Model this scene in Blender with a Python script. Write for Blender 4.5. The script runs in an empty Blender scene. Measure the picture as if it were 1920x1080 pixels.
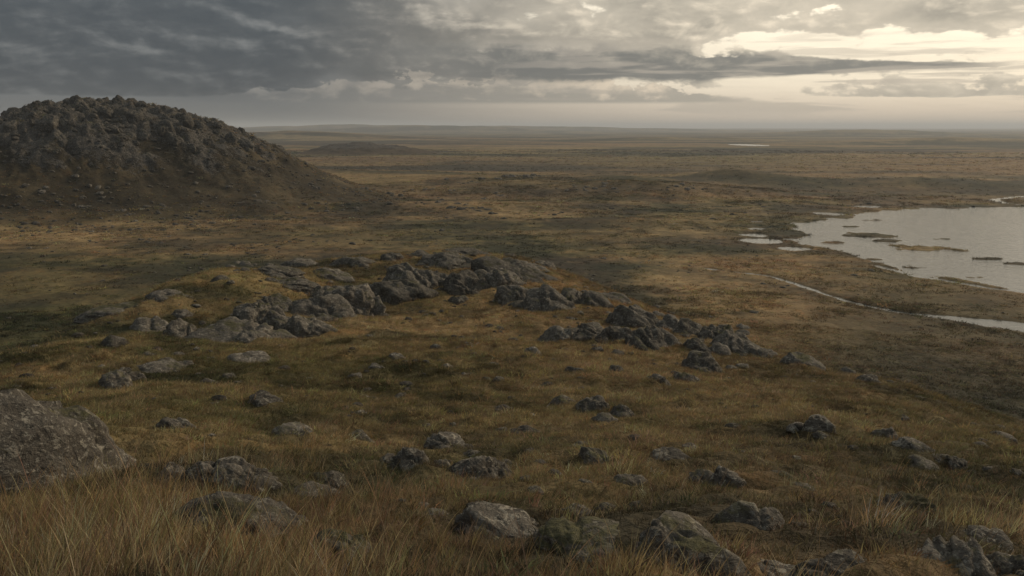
import bpy, bmesh, math, random
import numpy as np

# ------------------------------------------------------------------ camera
SC = bpy.context.scene
COL = SC.collection
H = 45.0                       # eye height above the lake
PITCH = math.radians(10.69)
FPX = 1600.0                   # focal length in pixels of a 1920 wide picture
cam_d = bpy.data.cameras.new('camera')
cam_d.sensor_width = 36.0
cam_d.lens = 36.0 * FPX / 1920.0
cam_d.clip_start = 0.1
cam_d.clip_end = 120000.0
cam = bpy.data.objects.new('camera', cam_d)
cam.location = (0, 0, H)
cam.rotation_euler = (math.pi / 2 - PITCH, 0, 0)
COL.objects.link(cam)
SC.camera = cam

# ------------------------------------------------------------------ node helper
class S:
    """a socket with arithmetic"""
    def __init__(s, t, sock): s.t, s.k = t, sock
    def _op(s, op, b=None, c=None, swap=False):
        n = s.t.nodes.new('ShaderNodeMath'); n.operation = op
        args = [s, b, c]
        if swap: args = [b, s, c]
        for i, a in enumerate(args):
            if a is None: continue
            if isinstance(a, S): s.t.links.new(a.k, n.inputs[i])
            else: n.inputs[i].default_value = a
        return S(s.t, n.outputs[0])
    def __add__(s, b): return s._op('ADD', b)
    __radd__ = __add__
    def __sub__(s, b): return s._op('SUBTRACT', b)
    def __rsub__(s, b): return s._op('SUBTRACT', b, swap=True)
    def __mul__(s, b): return s._op('MULTIPLY', b)
    __rmul__ = __mul__
    def __truediv__(s, b): return s._op('DIVIDE', b)
    def __rtruediv__(s, b): return s._op('DIVIDE', b, swap=True)
    def pow(s, b): return s._op('POWER', b)
    def mx(s, b): return s._op('MAXIMUM', b)
    def mn(s, b): return s._op('MINIMUM', b)
    def abs(s): return s._op('ABSOLUTE')
    def exp(s): return s._op('EXPONENT')
    def step(s, a, b):
        n = s.t.nodes.new('ShaderNodeMapRange'); n.interpolation_type = 'SMOOTHSTEP'
        s.t.links.new(s.k, n.inputs['Value'])
        for nm, v in (('From Min', a), ('From Max', b)):
            if isinstance(v, S): s.t.links.new(v.k, n.inputs[nm])
            else: n.inputs[nm].default_value = v
        return S(s.t, n.outputs[0])

def xyz(t, x, y, z):
    n = t.nodes.new('ShaderNodeCombineXYZ')
    for i, a in enumerate((x, y, z)):
        if isinstance(a, S): t.links.new(a.k, n.inputs[i])
        else: n.inputs[i].default_value = a
    return S(t, n.outputs[0])

def noise(t, vec, scale, detail=4, rough=0.55, dist=0.0, out=0, lac=2.0):
    n = t.nodes.new('ShaderNodeTexNoise')
    if vec is not None: t.links.new(vec.k, n.inputs['Vector'])
    n.inputs['Scale'].default_value = scale; n.inputs['Detail'].default_value = detail
    n.inputs['Roughness'].default_value = rough; n.inputs['Distortion'].default_value = dist
    n.inputs['Lacunarity'].default_value = lac
    return S(t, n.outputs[out])

def mixc(t, fac, a, b, mode='MIX'):
    n = t.nodes.new('ShaderNodeMix'); n.data_type = 'RGBA'; n.blend_type = mode
    for nm, v in ((0, fac), (6, a), (7, b)):
        if isinstance(v, S): t.links.new(v.k, n.inputs[nm])
        elif nm == 0: n.inputs[0].default_value = v
        else: n.inputs[nm].default_value = (v[0], v[1], v[2], 1)
    return S(t, n.outputs[2])

def vmath(t, op, a, b):
    n = t.nodes.new('ShaderNodeVectorMath'); n.operation = op
    for i, v in enumerate((a, b)):
        if isinstance(v, S): t.links.new(v.k, n.inputs[i])
        else: n.inputs[i].default_value = v
    return S(t, n.outputs['Value'] if op in ('DOT_PRODUCT', 'LENGTH') else n.outputs[0])

# ------------------------------------------------------------------ sky
SUN_AZ, SUN_EL = math.radians(52), math.radians(26)
GLOW_AZ = math.radians(37)                                # the thin part of the cloud that the light comes through
sun_dir = (math.sin(SUN_AZ) * math.cos(SUN_EL), math.cos(SUN_AZ) * math.cos(SUN_EL), math.sin(SUN_EL))
W = bpy.data.worlds.new('World'); SC.world = W; W.use_nodes = True
t = W.node_tree; t.nodes.clear()
w_out = t.nodes.new('ShaderNodeOutputWorld'); w_bg = t.nodes.new('ShaderNodeBackground')
t.links.new(w_bg.outputs[0], w_out.inputs[0])
tc = t.nodes.new('ShaderNodeTexCoord'); D = S(t, tc.outputs['Generated'])
sep = t.nodes.new('ShaderNodeSeparateXYZ'); t.links.new(D.k, sep.inputs[0])
dx, dy, dz = (S(t, sep.outputs[i]) for i in range(3))
az = dx._op('ARCTAN2', dy) * (180 / math.pi)            # degrees, + to the right
el = dz._op('ARCSINE') * (180 / math.pi)
nish = t.nodes.new('ShaderNodeTexSky'); nish.sky_type = 'NISHITA'; nish.sun_disc = False
nish.sun_elevation = SUN_EL; nish.sun_rotation = SUN_AZ
nish.dust_density = 3.0; nish.air_density = 1.0
clear = mixc(t, 1.0, S(t, nish.outputs[0]), (0.10, 0.10, 0.10), 'MULTIPLY')
g = vmath(t, 'DOT_PRODUCT', D, (math.sin(GLOW_AZ) * math.cos(0.12), math.cos(GLOW_AZ) * math.cos(0.12), math.sin(0.12)))
sunny = g.step(0.60, 0.96)                               # towards the veiled sun
warm = g.step(0.60, 1.0)
# high veil behind the clouds: grey on the far side, cream towards the sun
inv = 1.0 / (dz.mx(0.0) + 0.075)
px_, py_ = dx * inv, dy * inv
P0 = xyz(t, px_, py_, 0.0)
warpn = noise(t, P0, 0.35, 2, 0.5, out=1)
wv = vmath(t, 'SUBTRACT', warpn, (0.5, 0.5, 0.5))
wv = vmath(t, 'MULTIPLY', wv, (1.3, 1.0, 0.0))
sw = t.nodes.new('ShaderNodeSeparateXYZ'); t.links.new(wv.k, sw.inputs[0]); wv_x = S(t, sw.outputs[0])
P = vmath(t, 'ADD', P0, wv)
ND = vmath(t, 'MULTIPLY', P, (1.7, 2.3, 1.0))
nd = noise(t, ND, 1.0, 6, 0.60)
# smooth billow field in angles for cauliflower edges
A0 = xyz(t, az * 0.58, el * 1.0, 3.0)
nb = noise(t, A0, 1.0, 7, 0.62, 0.2)
veil = mixc(t, sunny, (0.120, 0.130, 0.137), (0.86, 0.755, 0.585))
veil = mixc(t, nd.step(0.35, 0.75) * 0.30, veil, mixc(t, sunny, (0.12, 0.13, 0.14), (0.60, 0.53, 0.42)))
hz = el.step(3.6, -0.3)                                   # dull band of thick air over the horizon
hzc = mixc(t, warm, (0.100, 0.106, 0.110), (0.64, 0.515, 0.40))
veil = mixc(t, hz * 0.85, veil, hzc)
back = mixc(t, 0.92, clear, veil)
# --- deck: coverage from closed (far side) to broken (sun side)
def rolls(ox, oy):
    A1 = xyz(t, az * 0.080 + ox * 0.08, el * 0.27 + az * 0.004 + oy * 0.27, 1.0)
    A3 = xyz(t, az * 0.25 + ox * 0.25, el * 0.56 + oy * 0.56, 5.0)
    return noise(t, A1, 1.0, 4, 0.52, 0.2), noise(t, A3, 1.0, 7, 0.58, 0.25)
na, nc = rolls(0.0, 0.0)
na2, nc2 = rolls(0.55, 0.26)                              # the same rolls a little towards the light
mixn = na * 0.60 + nc * 0.40
mixn2 = na2 * 0.60 + nc2 * 0.40
edge = (nb - 0.5) * 0.16 * (0.3 + sunny)
thr = 0.20 + az.step(-24.0, 4.0) * 0.25 + az.step(4.0, 24.0) * 0.05
thr = thr + az.step(60.0, 110.0) * -0.14                  # closes again beyond the bright gap
thr = thr - el.step(4.9, 6.6) * az.step(2.0, 14.0) * 0.125
base_line = 1.42 + (nc - 0.5) * 0.5 + az * -0.004
thr = thr + el.step(base_line + 0.55, base_line - 0.20) * 0.75
dn = mixn + edge - thr
deck = dn.step(-0.008, 0.035)
thick = dn.step(0.01, 0.19)
lit = ((mixn - mixn2) * 5.5 + 0.35 + (nb - 0.5) * 0.5).step(0.0, 1.0)
c_dark = mixc(t, sunny, (0.040, 0.049, 0.057), (0.22, 0.205, 0.172))
c_mid = mixc(t, sunny, (0.090, 0.100, 0.106), (0.42, 0.375, 0.30))
c_light = mixc(t, sunny, (0.165, 0.172, 0.170), (0.80, 0.69, 0.53))
cl = mixc(t, thick * 0.85, c_mid, c_dark)
cl = mixc(t, lit * lit * 0.80, cl, c_light)
cl = mixc(t, (nb - 0.36).mx(0.0) * 0.9 * (0.35 + sunny * 0.4), cl, c_light)
sky = mixc(t, deck * 0.97, back, cl)
# --- low row of cumulus with a flat base
side = az.step(-22.0, 16.0)
row_w = az.step(-26.0, -6.0) * az.step(19.0, 3.0)
row_top = 1.55 + row_w * (0.85 + (nb - 0.36).mx(0.0) * 4.6)
row = (row_top - el).step(-0.03, 0.12) * el.step(1.40, 1.66 + (nd - 0.5) * 0.2)
row_l = ((el - 1.95) / (row_top - 1.6).mx(0.3) * 0.75 + (nb - 0.5) * 2.2 + (nc - nc2) * 3.0 + 0.1).step(0.0, 0.95)
row_c = mixc(t, row_l, mixc(t, side, (0.095, 0.103, 0.108), (0.36, 0.325, 0.265)), mixc(t, side, (0.16, 0.162, 0.158), (0.72, 0.60, 0.45)))
sky = mixc(t, row * row_w.step(0.0, 0.35) * 0.94, sky, row_c)
# --- long slate cloud tapering towards the sun
mid = 3.90 - (az - 10.0) * 0.022
half = 0.15 + az.step(29.5, 6.0) * 1.22
edge_up = (el - mid) / (half * (0.85 + (nc - 0.5) * 1.3 + (nb - 0.5) * 1.5)).mx(0.05)
edge_dn = (mid - el) / (half * (0.85 + (nc - 0.5) * 0.9)).mx(0.05)
slab = edge_up.mx(edge_dn).step(1.10, 0.72) * az.step(-14.0, 2.0) * az.step(30.5, 27.0)
slab_l = (edge_up * 0.42 + (nb - 0.5) * 1.9 + (nc - nc2) * 3.2 + 0.12).step(0.0, 1.0)
slab_c = mixc(t, slab_l, mixc(t, side, (0.062, 0.071, 0.077), (0.155, 0.154, 0.14)), mixc(t, side, (0.13, 0.135, 0.135), (0.33, 0.30, 0.245)))
sky = mixc(t, slab * 0.95, sky, slab_c)
# --- thin streaks low on the sun side
ST = xyz(t, az * 0.10, el * 1.25, 7.0)
ns = noise(t, ST, 1.0, 5, 0.55, 0.4)
streak = ns.step(0.50, 0.60) * el.step(0.4, 1.2) * el.step(7.5, 3.6) * sunny
sky = mixc(t, streak * 0.65, sky, mixc(t, sunny, (0.16, 0.16, 0.16), (0.44, 0.385, 0.31)))
below = dz.step(-0.002, -0.03)
sky = mixc(t, below, sky, (0.05, 0.045, 0.035))
lift = 0.76 + dz.mx(0.0) * 2.3                             # an overcast sky brightens to the zenith
sky = mixc(t, 1.0, sky, xyz(t, lift, lift, lift), 'MULTIPLY')
t.links.new(sky.k, w_bg.inputs['Color'])
w_bg.inputs['Strength'].default_value = 1.0
W.cycles.sampling_method = 'MANUAL'; W.cycles.sample_map_resolution = 1024

# ------------------------------------------------------------------ sun behind cloud
sun_d = bpy.data.lights.new('sun', 'SUN'); sun_d.energy = 1.5; sun_d.angle = math.radians(15)
sun_d.color = (1.0, 0.85, 0.64)
sun = bpy.data.objects.new('sun', sun_d); COL.objects.link(sun)
sun.rotation_euler = (math.pi / 2 - SUN_EL, 0, math.pi - SUN_AZ)
sun.location = (200, 300, 200)

SC.view_settings.view_transform = 'Standard'; SC.view_settings.look = 'None'
SC.view_settings.exposure = 0.5; SC.view_settings.gamma = 1.0; SC.view_settings.use_curve_mapping = False
SC.render.engine = 'CYCLES'
SC.cycles.use_denoising = True; SC.cycles.denoiser = 'OPENIMAGEDENOISE'; SC.cycles.denoising_prefilter = 'ACCURATE'
SC.cycles.max_bounces = 4; SC.cycles.diffuse_bounces = 2; SC.cycles.glossy_bounces = 2
SC.cycles.transmission_bounces = 2; SC.cycles.volume_bounces = 0; SC.cycles.transparent_max_bounces = 4
SC.cycles.use_adaptive_sampling = True; SC.cycles.adaptive_threshold = 0.01

# ================================================================== helpers
rng = np.random.default_rng(11)
random.seed(5)

def _hash(ix, iy, iz, seed):
    h = (ix.astype(np.int64) * 374761393 + iy.astype(np.int64) * 668265263 + iz.astype(np.int64) * 2147483647 + seed * 1274126177) & 0xFFFFFFFF
    h = ((h ^ (h >> 13)) * 1274126177) & 0xFFFFFFFF
    h = ((h ^ (h >> 16)) * 2246822519) & 0xFFFFFFFF
    return ((h ^ (h >> 15)) & 0xFFFFFF).astype(np.float64) / 16777215.0

def vn2(x, y, seed=0):
    """smooth 2D value noise in -1..1"""
    x = np.asarray(x, float); y = np.asarray(y, float)
    ix, iy = np.floor(x), np.floor(y); fx, fy = x - ix, y - iy
    ux = fx * fx * fx * (fx * (fx * 6 - 15) + 10); uy = fy * fy * fy * (fy * (fy * 6 - 15) + 10)
    z = np.zeros_like(ix)
    a = _hash(ix, iy, z, seed); b = _hash(ix + 1, iy, z, seed); c = _hash(ix, iy + 1, z, seed); d = _hash(ix + 1, iy + 1, z, seed)
    return 2 * ((a * (1 - ux) + b * ux) * (1 - uy) + (c * (1 - ux) + d * ux) * uy) - 1

def fbm2(x, y, seed=0, octv=4, gain=0.5):
    s = 0; amp = 1; tot = 0
    for o in range(octv):
        cs, sn = math.cos(0.7 * o), math.sin(0.7 * o)
        s = s + amp * vn2((x * cs - y * sn) * 2 ** o + 17.3 * o, (x * sn + y * cs) * 2 ** o - 9.1 * o, seed + o); tot += amp; amp *= gain
    return s / tot

def vn3(p, seed=0):
    i = np.floor(p); f = p - i; u = f * f * f * (f * (f * 6 - 15) + 10)
    r = 0
    for a in (0, 1):
        for b in (0, 1):
            for c in (0, 1):
                w = (u[:, 0] if a else 1 - u[:, 0]) * (u[:, 1] if b else 1 - u[:, 1]) * (u[:, 2] if c else 1 - u[:, 2])
                r = r + w * _hash(i[:, 0] + a, i[:, 1] + b, i[:, 2] + c, seed)
    return 2 * r - 1

def fbm3(p, seed=0, octv=3, gain=0.5):
    s = 0; amp = 1; tot = 0
    for o in range(octv):
        s = s + amp * vn3(p * 2 ** o + 13.7 * o, seed + o); tot += amp; amp *= gain
    return s / tot

def sstep(a, b, x):
    u = np.clip((x - a) / (b - a), 0, 1); return u * u * (3 - 2 * u)

def ray(px, py):
    cx = (px - 960) / FPX; cy = -(py - 540) / FPX
    return np.array((cx, math.cos(PITCH) + cy * math.sin(PITCH), -math.sin(PITCH) + cy * math.cos(PITCH)))

def on_level(px, py, z=0.0):
    d = ray(px, py); k = (z - H) / d[2]; return d[0] * k, d[1] * k

# ================================================================== the lie of the land
CP = []
def cpx(px, py, r):
    d = ray(px, py); k = r / math.hypot(d[0], d[1]); CP.append((d[0] * k, d[1] * k, H + d[2] * k))
def cpr(azd, r, z):
    a = math.radians(azd); CP.append((math.sin(a) * r, math.cos(a) * r, H + z))
def azpx(px):
    d = ray(px, 560); return math.degrees(math.atan2(d[0], d[1]))
for px, near, far in (
    (100, ((1080, 6.5), (940, 11), (800, 21), (720, 30), (648, 41)), ((65, -20), (100, -31), (150, -42), (220, -44.5))),
    (180, ((604, 58),), ((85, -20), (125, -31.5), (170, -42))),
    (260, ((1000, 9), (690, 34), (572, 66)), ((90, -20.5), (130, -31), (175, -42), (240, -44.5))),
    (400, ((1080, 7), (920, 12), (800, 20), (700, 33), (620, 50), (532, 75)), ((100, -19.5), (140, -31), (190, -42), (250, -44.5))),
    (680, ((1080, 7.3), (900, 14), (760, 25), (650, 42), (570, 62), (486, 84)), ((110, -20), (150, -32), (200, -42), (270, -44.5))),
    (960, ((1080, 7.5), (950, 11), (850, 17), (750, 26), (650, 42), (580, 58), (505, 75), (480, 86)), ((110, -19.5), (150, -30), (205, -42), (280, -44.5))),
    (1200, ((1080, 7), (920, 12), (800, 21), (700, 34), (610, 54), (568, 70)), ((95, -21), (130, -32), (180, -42.5), (260, -44.5))),
    (1430, ((1080, 7), (900, 13.5), (780, 25), (700, 40), (658, 54)), ((80, -22.5), (110, -31.5), (150, -41), (210, -44.5))),
    (1700, ((1080, 7.5), (950, 12), (850, 20), (780, 31), (732, 44)), ((70, -22.5), (100, -31.5), (140, -40.5), (190, -44.5))),
    (1920, ((1080, 8), (960, 13), (870, 22), (822, 34)), ((60, -22), (90, -32), (130, -41), (180, -44.5)))):
    for py, r in near: cpx(px, py, r)
    for r, z in far: cpr(azpx(px), r, z)
for azd in (-52, -80):
    for r, z in ((8, -4), (20, -8), (40, -14), (80, -27), (140, -42), (220, -44.5)): cpr(azd, r, z)
for azd in (54, 82):
    for r, z in ((8, -4.5), (20, -8.5), (40, -16), (80, -30), (140, -42), (220, -44.5)): cpr(azd, r, z)
CP += [(0, 0, H - 2.5), (0, -15, H - 1.8), (0, -60, H - 7), (0, -130, H - 30), (70, -70, H - 25), (-70, -70, H - 25), (0, -220, H - 44), (150, -150, H - 44), (-150, -150, H - 44)]
CP = np.array(CP)
def _tps(d2): return np.where(d2 > 1e-9, 0.5 * d2 * np.log(np.maximum(d2, 1e-9)), 0)
_c = CP[:, :2] / 50.0; _n = len(_c)
_d2 = ((_c[:, None] - _c[None]) ** 2).sum(-1)
_A = np.zeros((_n + 3, _n + 3)); _A[:_n, :_n] = _tps(_d2) + np.eye(_n) * 2e-4
_A[:_n, _n] = 1; _A[:_n, _n + 1:] = _c; _A[_n:, :_n] = _A[:_n, _n:].T
_w = np.linalg.solve(_A, np.concatenate([CP[:, 2], np.zeros(3)]))
def near_hill(x, y):
    out = np.full(x.shape, _w[_n]) + _w[_n + 1] * x / 50 + _w[_n + 2] * y / 50
    for i in range(_n):
        out += _w[i] * _tps((x / 50 - _c[i, 0]) ** 2 + (y / 50 - _c[i, 1]) ** 2)
    return out

# --- water outlines, measured on the level of the lake
LAKE = np.array([on_level(*p) for p in ((1476, 428), (1500, 419), (1560, 412), (1625, 408), (1600, 402), (1650, 396), (1730, 391), (1920, 388), (2600, 386), (2700, 560), (2300, 580), (2050, 560), (1920, 545), (1800, 526), (1700, 509), (1630, 492), (1590, 477), (1530, 462), (1490, 444))])
PONDS = [('pond', (1428, 452), 36, 5), ('pond', (1415, 441), 24, 3), ('pond', (1418, 429), 15, 1.8), ('pond', (1490, 467), 28, 4), ('pond', (1420, 416), 14, 1.3),
         ('pond', (1555, 401), 26, 3), ('pond', (1630, 388), 28, 2.2), ('pond', (1690, 384), 14, 1.1), ('pond', (1404, 272), 30, 2.0)]
ISLES = [((1640, 441), 40, 4.0), ((1600, 441), 26, 2.0), ((1665, 452), 30, 2.6), ((1735, 466), 40, 4.0), ((1805, 470), 24, 3.2), ((1690, 460), 20, 2), ((1850, 485), 30, 2.0), ((1910, 494), 26, 2.2), ((1640, 413), 24, 1.0), ((1640, 486), 26, 1.6), ((1720, 502), 34, 1.8), ((1830, 520), 40, 1.6), ((1560, 455), 20, 1.4), ((1770, 448), 26, 1.0), ((1600, 425), 18, 0.9)]
STREAMS = [([(1250, 492), (1340, 506), (1440, 517), (1500, 535), (1560, 556), (1620, 573), (1700, 588), (1790, 597), (1860, 606), (1960, 620)], (0.25, 0.4, 0.6, 0.7, 0.85, 0.95, 1.25, 2.2, 4.4, 5.4)),
           ([(1985, 366), (1905, 369), (1862, 375), (1890, 382), (1925, 385), (2000, 387)], (2.5, 2.2, 3.0, 2.0, 2.0, 2.0)),
           ([(1640, 498), (1720, 518), (1800, 531), (1850, 540), (1960, 552)], (1.0, 1.6, 1.4, 0.8, 1.6))]
def px_ellipse(c, rx, ry):
    x0, y0 = on_level(c[0], c[1]); x1, _ = on_level(c[0] + rx, c[1]); _, ya = on_level(c[0], c[1] + ry); _, yb = on_level(c[0], c[1] - ry)
    return x0, 0.5 * (ya + yb), abs(x1 - x0), abs(yb - ya) / 2

def worley(x, y, seed):
    """distance to the nearest of one random point per cell"""
    ix, iy = np.floor(x), np.floor(y); best = np.full(x.shape, 9.0); z0 = np.zeros_like(ix)
    for a in (-1, 0, 1):
        for b in (-1, 0, 1):
            jx = ix + a + _hash(ix + a, iy + b, z0, seed); jy = iy + b + _hash(ix + a, iy + b, z0, seed + 5)
            best = np.minimum(best, (x - jx) ** 2 + (y - jy) ** 2)
    return np.sqrt(best)

def poly_sd(x, y, poly):
    """distance to the outline, positive inside"""
    d = np.full(x.shape, 1e9); ins = np.zeros(x.shape, bool)
    for i in range(len(poly)):
        ax, ay = poly[i]; bx, by = poly[(i + 1) % len(poly)]
        ex, ey = bx - ax, by - ay
        k = np.clip(((x - ax) * ex + (y - ay) * ey) / (ex * ex + ey * ey), 0, 1)
        d = np.minimum(d, np.hypot(x - ax - k * ex, y - ay - k * ey))
        cond = ((ay > y) != (by > y))
        with np.errstate(divide='ignore', invalid='ignore'):
            xi = (bx - ax) * (y - ay) / (by - ay + 1e-12) + ax
        ins ^= cond & (x < xi)
    return np.where(ins, d, -d)

STREAM_XY = [(np.array([on_level(*p) for p in pts]), np.array(ws)) for pts, ws in STREAMS]
def stream_d(x, y):
    """distance beyond the bank (negative in the water)"""
    best = np.full(x.shape, 1e9)
    for pts, ws in STREAM_XY:
        for i in range(len(pts) - 1):
            (ax, ay), (bx, by) = pts[i], pts[i + 1]
            ex, ey = bx - ax, by - ay
            k = np.clip(((x - ax) * ex + (y - ay) * ey) / (ex * ex + ey * ey), 0, 1)
            best = np.minimum(best, np.hypot(x - ax - k * ex, y - ay - k * ey) - (ws[i] + (ws[i + 1] - ws[i]) * k))
    return best

SWELLS = []                      # low rises of the plain: x, y, radius x, radius y, height
def swell(px, py, r, rx, ry, h):
    d = ray(px, py); k = r / math.hypot(d[0], d[1]); SWELLS.append((d[0] * k, d[1] * k, rx, ry, h))
swell(1000, 350, 640, 150, 90, 9); swell(1230, 365, 560, 70, 35, 6); swell(1370, 350, 700, 34, 26, 7.5); swell(1300, 345, 760, 30, 20, 4)
swell(860, 395, 470, 60, 25, 3.5); swell(1500, 355, 700, 60, 30, 4); swell(1760, 350, 720, 70, 35, 6); swell(640, 340, 800, 120, 60, 5)
swell(560, 255, 3300, 420, 260, 28); swell(820, 243, 7200, 900, 500, 58); swell(1000, 243, 9000, 1800, 600, 52); swell(620, 243, 9000, 1500, 500, 50)
swell(300, 420, 420, 60, 18, 1.5); swell(600, 400, 470, 70, 14, 2.0); swell(1150, 430, 400, 70, 14, 2.0); swell(1620, 250, 5200, 500, 300, 26); swell(1250, 262, 2900, 300, 120, 12); swell(1800, 262, 2700, 350, 150, 14)

def ground_z(x, y, fine=True):
    x = np.asarray(x, float); y = np.asarray(y, float)
    r = np.hypot(x, y)
    z = 0.85 + 0.35 * fbm2(x / 60, y / 60, 3, 3)
    fm = r > 640
    if fm.any():
        xf, yf, rf = x[fm], y[fm], r[fm]
        z[fm] += sstep(650, 2500, rf) * (3.0 * fbm2(xf / 420, yf / 260, 21, 4) + 1.0) + sstep(3000, 12000, rf) * (16 * fbm2(xf / 2600, yf / 1500, 31, 4) + 4)
    for sx, sy, rx, ry, h in SWELLS:
        q = ((x - sx) / rx) ** 2 + ((y - sy) / ry) ** 2
        k = q < 7
        if k.any(): z[k] += h * np.exp(-q[k]) * (1 + 0.25 * fbm2(x[k] / rx * 3, y[k] / ry * 3, 77, 3))
    z = np.maximum(z, 0.22 + 0.1 * vn2(x / 9, y / 9, 4))
    # hummocks of the plain
    if fine:
        z = z + 0.55 * sstep(90, 200, r) * (1 - sstep(700, 1500, r)) * np.abs(fbm2(x / 7, y / 7, 41, 3)) * sstep(0, 0.5, z)
    # near hill
    m = r < 330
    if m.any():
        zn = near_hill(x[m], y[m]); b = sstep(185, 300, r[m])
        z[m] = np.maximum(zn, z[m] - 0.4) * (1 - b) + z[m] * b
    lim = 1 - sstep(150, 260, r)
    z = z + lim * (0.55 * fbm2(x / 9, y / 9, 51, 3) * sstep(8, 30, r))
    if fine:
        near = 1 - sstep(90, 220, r)
        k = near > 0
        if k.any():
            xx, yy = x[k], y[k]
            tus = fbm2(xx / 1.3 + 0.6 * fbm2(xx / 3, yy / 3, 8, 2), yy / 1.3, 61, 3)
            z[k] += near[k] * (0.34 * np.maximum(tus + 0.12, 0) + 0.05 * fbm2(xx / 0.33, yy / 0.33, 71, 2))
    # water beds
    wm = (r > 140) & (r < 3000)
    if wm.any():
        xx, yy = x[wm], y[wm]
        ragged = 11.0 * fbm2(xx / 13, yy / 24, 91, 5, 0.66)
        sd = poly_sd(xx, yy, LAKE) + ragged
        n_i = 1.7 * fbm2(xx / 9, yy / 8, 95, 4, 0.65); n_p = fbm2(xx / 6, yy / 8, 97, 3)
        for c, rx, ry in ISLES:
            ex, ey, ra, rb = px_ellipse(c, rx, ry)
            q = np.sqrt(((xx - ex) / ra) ** 2 + ((yy - ey) / rb) ** 2) - 1 + 0.55 * n_i
            sd = np.minimum(sd, q * min(ra, rb) * 1.0)
        bed = sd
        for nm, c, rx, ry in PONDS:
            ex, ey, ra, rb = px_ellipse(c, rx, ry)
            q = 1 - np.sqrt(((xx - ex) / ra) ** 2 + ((yy - ey) / rb) ** 2) + 0.35 * n_p
            bed = np.maximum(bed, q * min(ra, rb))
        bed = np.maximum(bed, -stream_d(xx, yy) + 0.9 * fbm2(xx / 5, yy / 4, 98, 4, 0.6))
        zz = z[wm]
        bank = sstep(-26, -1, bed)
        zz = zz * (1 - bank) + np.minimum(zz, 0.30 + 0.12 * fbm2(xx / 4, yy / 4, 99, 2)) * bank
        cut = sstep(-1.2, 1.0, bed)
        zz = zz * (1 - cut) + (-0.55) * cut
        z[wm] = zz
    return z

# --- the rocky hill: its own sheet set into the plain
HX, HY = -254.0, 520.0
def hill_z(x, y):
    u, v = x - HX, y - HY
    ang = np.arctan2(v, u)
    k = 1.0 + 0.10 * np.sin(ang * 2 + 0.6) + 0.05 * np.sin(ang * 3 + 2.0)
    q = np.hypot(u / np.where(u > 0, 1.0, 0.52), v / 1.02) / k + 7 * fbm2(x / 45, y / 45, 201, 3)
    s = np.array([-40, 0, 22, 45, 70, 95, 118, 142, 168, 200, 260, 400]); zz = np.array([58.5, 58.3, 56.2, 52.0, 43.2, 30.5, 17, 7.3, 2.2, 0.0, -3.0, -8])
    z = np.interp(q, s, zz)
    crag = sstep(150, 70, q)
    rid = 1 - np.abs(fbm2((x * 0.8 - y * 0.5) / 15, (x * 0.5 + y * 0.8) / 26, 211, 4))
    jag = 1 - np.abs(fbm2((x * 0.85 + y * 0.5) / 7, (y * 0.85 - x * 0.5) / 12, 231, 4, 0.6)) * 2.2
    wx = x + 2.5 * vn2(x / 6, y / 6, 216); wy = y + 2.5 * vn2(x / 6, y / 6, 217)
    l1 = np.sqrt(np.maximum(0, 1 - worley(wx / 17, wy / 15, 221) ** 2 * 1.5)); l2 = np.sqrt(np.maximum(0, 1 - worley(wx / 5.2, wy / 5.6, 223) ** 2 * 1.5))
    z = z + crag * sstep(-0.25, 0.2, fbm2(x / 24, y / 18, 403, 3) + 0.45 * sstep(70, 20, q)) * (2.4 * l1 + 0.7 * l2 + 3.4 * jag - 2.6)
    z = z + crag * (4.0 * (rid - 0.72) + 1.3 * fbm2(x / 8, y / 8, 213, 4, 0.6) + 0.9 * np.abs(fbm2(x / 3.0, y / 3.0, 214, 3))) + (1 - crag) * 0.8 * fbm2(x / 9, y / 9, 215, 4)
    return z, q
def land_z(x, y):
    x = np.atleast_1d(np.asarray(x, float)); y = np.atleast_1d(np.asarray(y, float))
    z = ground_z(x, y)
    m = np.hypot(x - HX, y - HY) < 240
    if m.any():
        z[m] = np.maximum(z[m], hill_z(x[m], y[m])[0])
    return z

def hit(px, py):
    """the place on the land that the photograph shows at a pixel, and its distance"""
    d = ray(px, py); L = math.hypot(d[0], d[1])
    R = np.geomspace(4.5, 2500, 230)
    for _ in range(2):
        x, y = d[0] / L * R, d[1] / L * R
        dzv = (H + d[2] / L * R) - land_z(x, y)
        i = np.argmax(dzv < 0) if (dzv < 0).any() else len(R) - 1
        r = R[i]
        if _ == 0: R = np.linspace(R[max(i - 1, 0)], R[i], 24)
    return x[i], y[i], r, math.sqrt(r * r + (d[2] / L * r) ** 2), math.atan2(-d[2], L)

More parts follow.
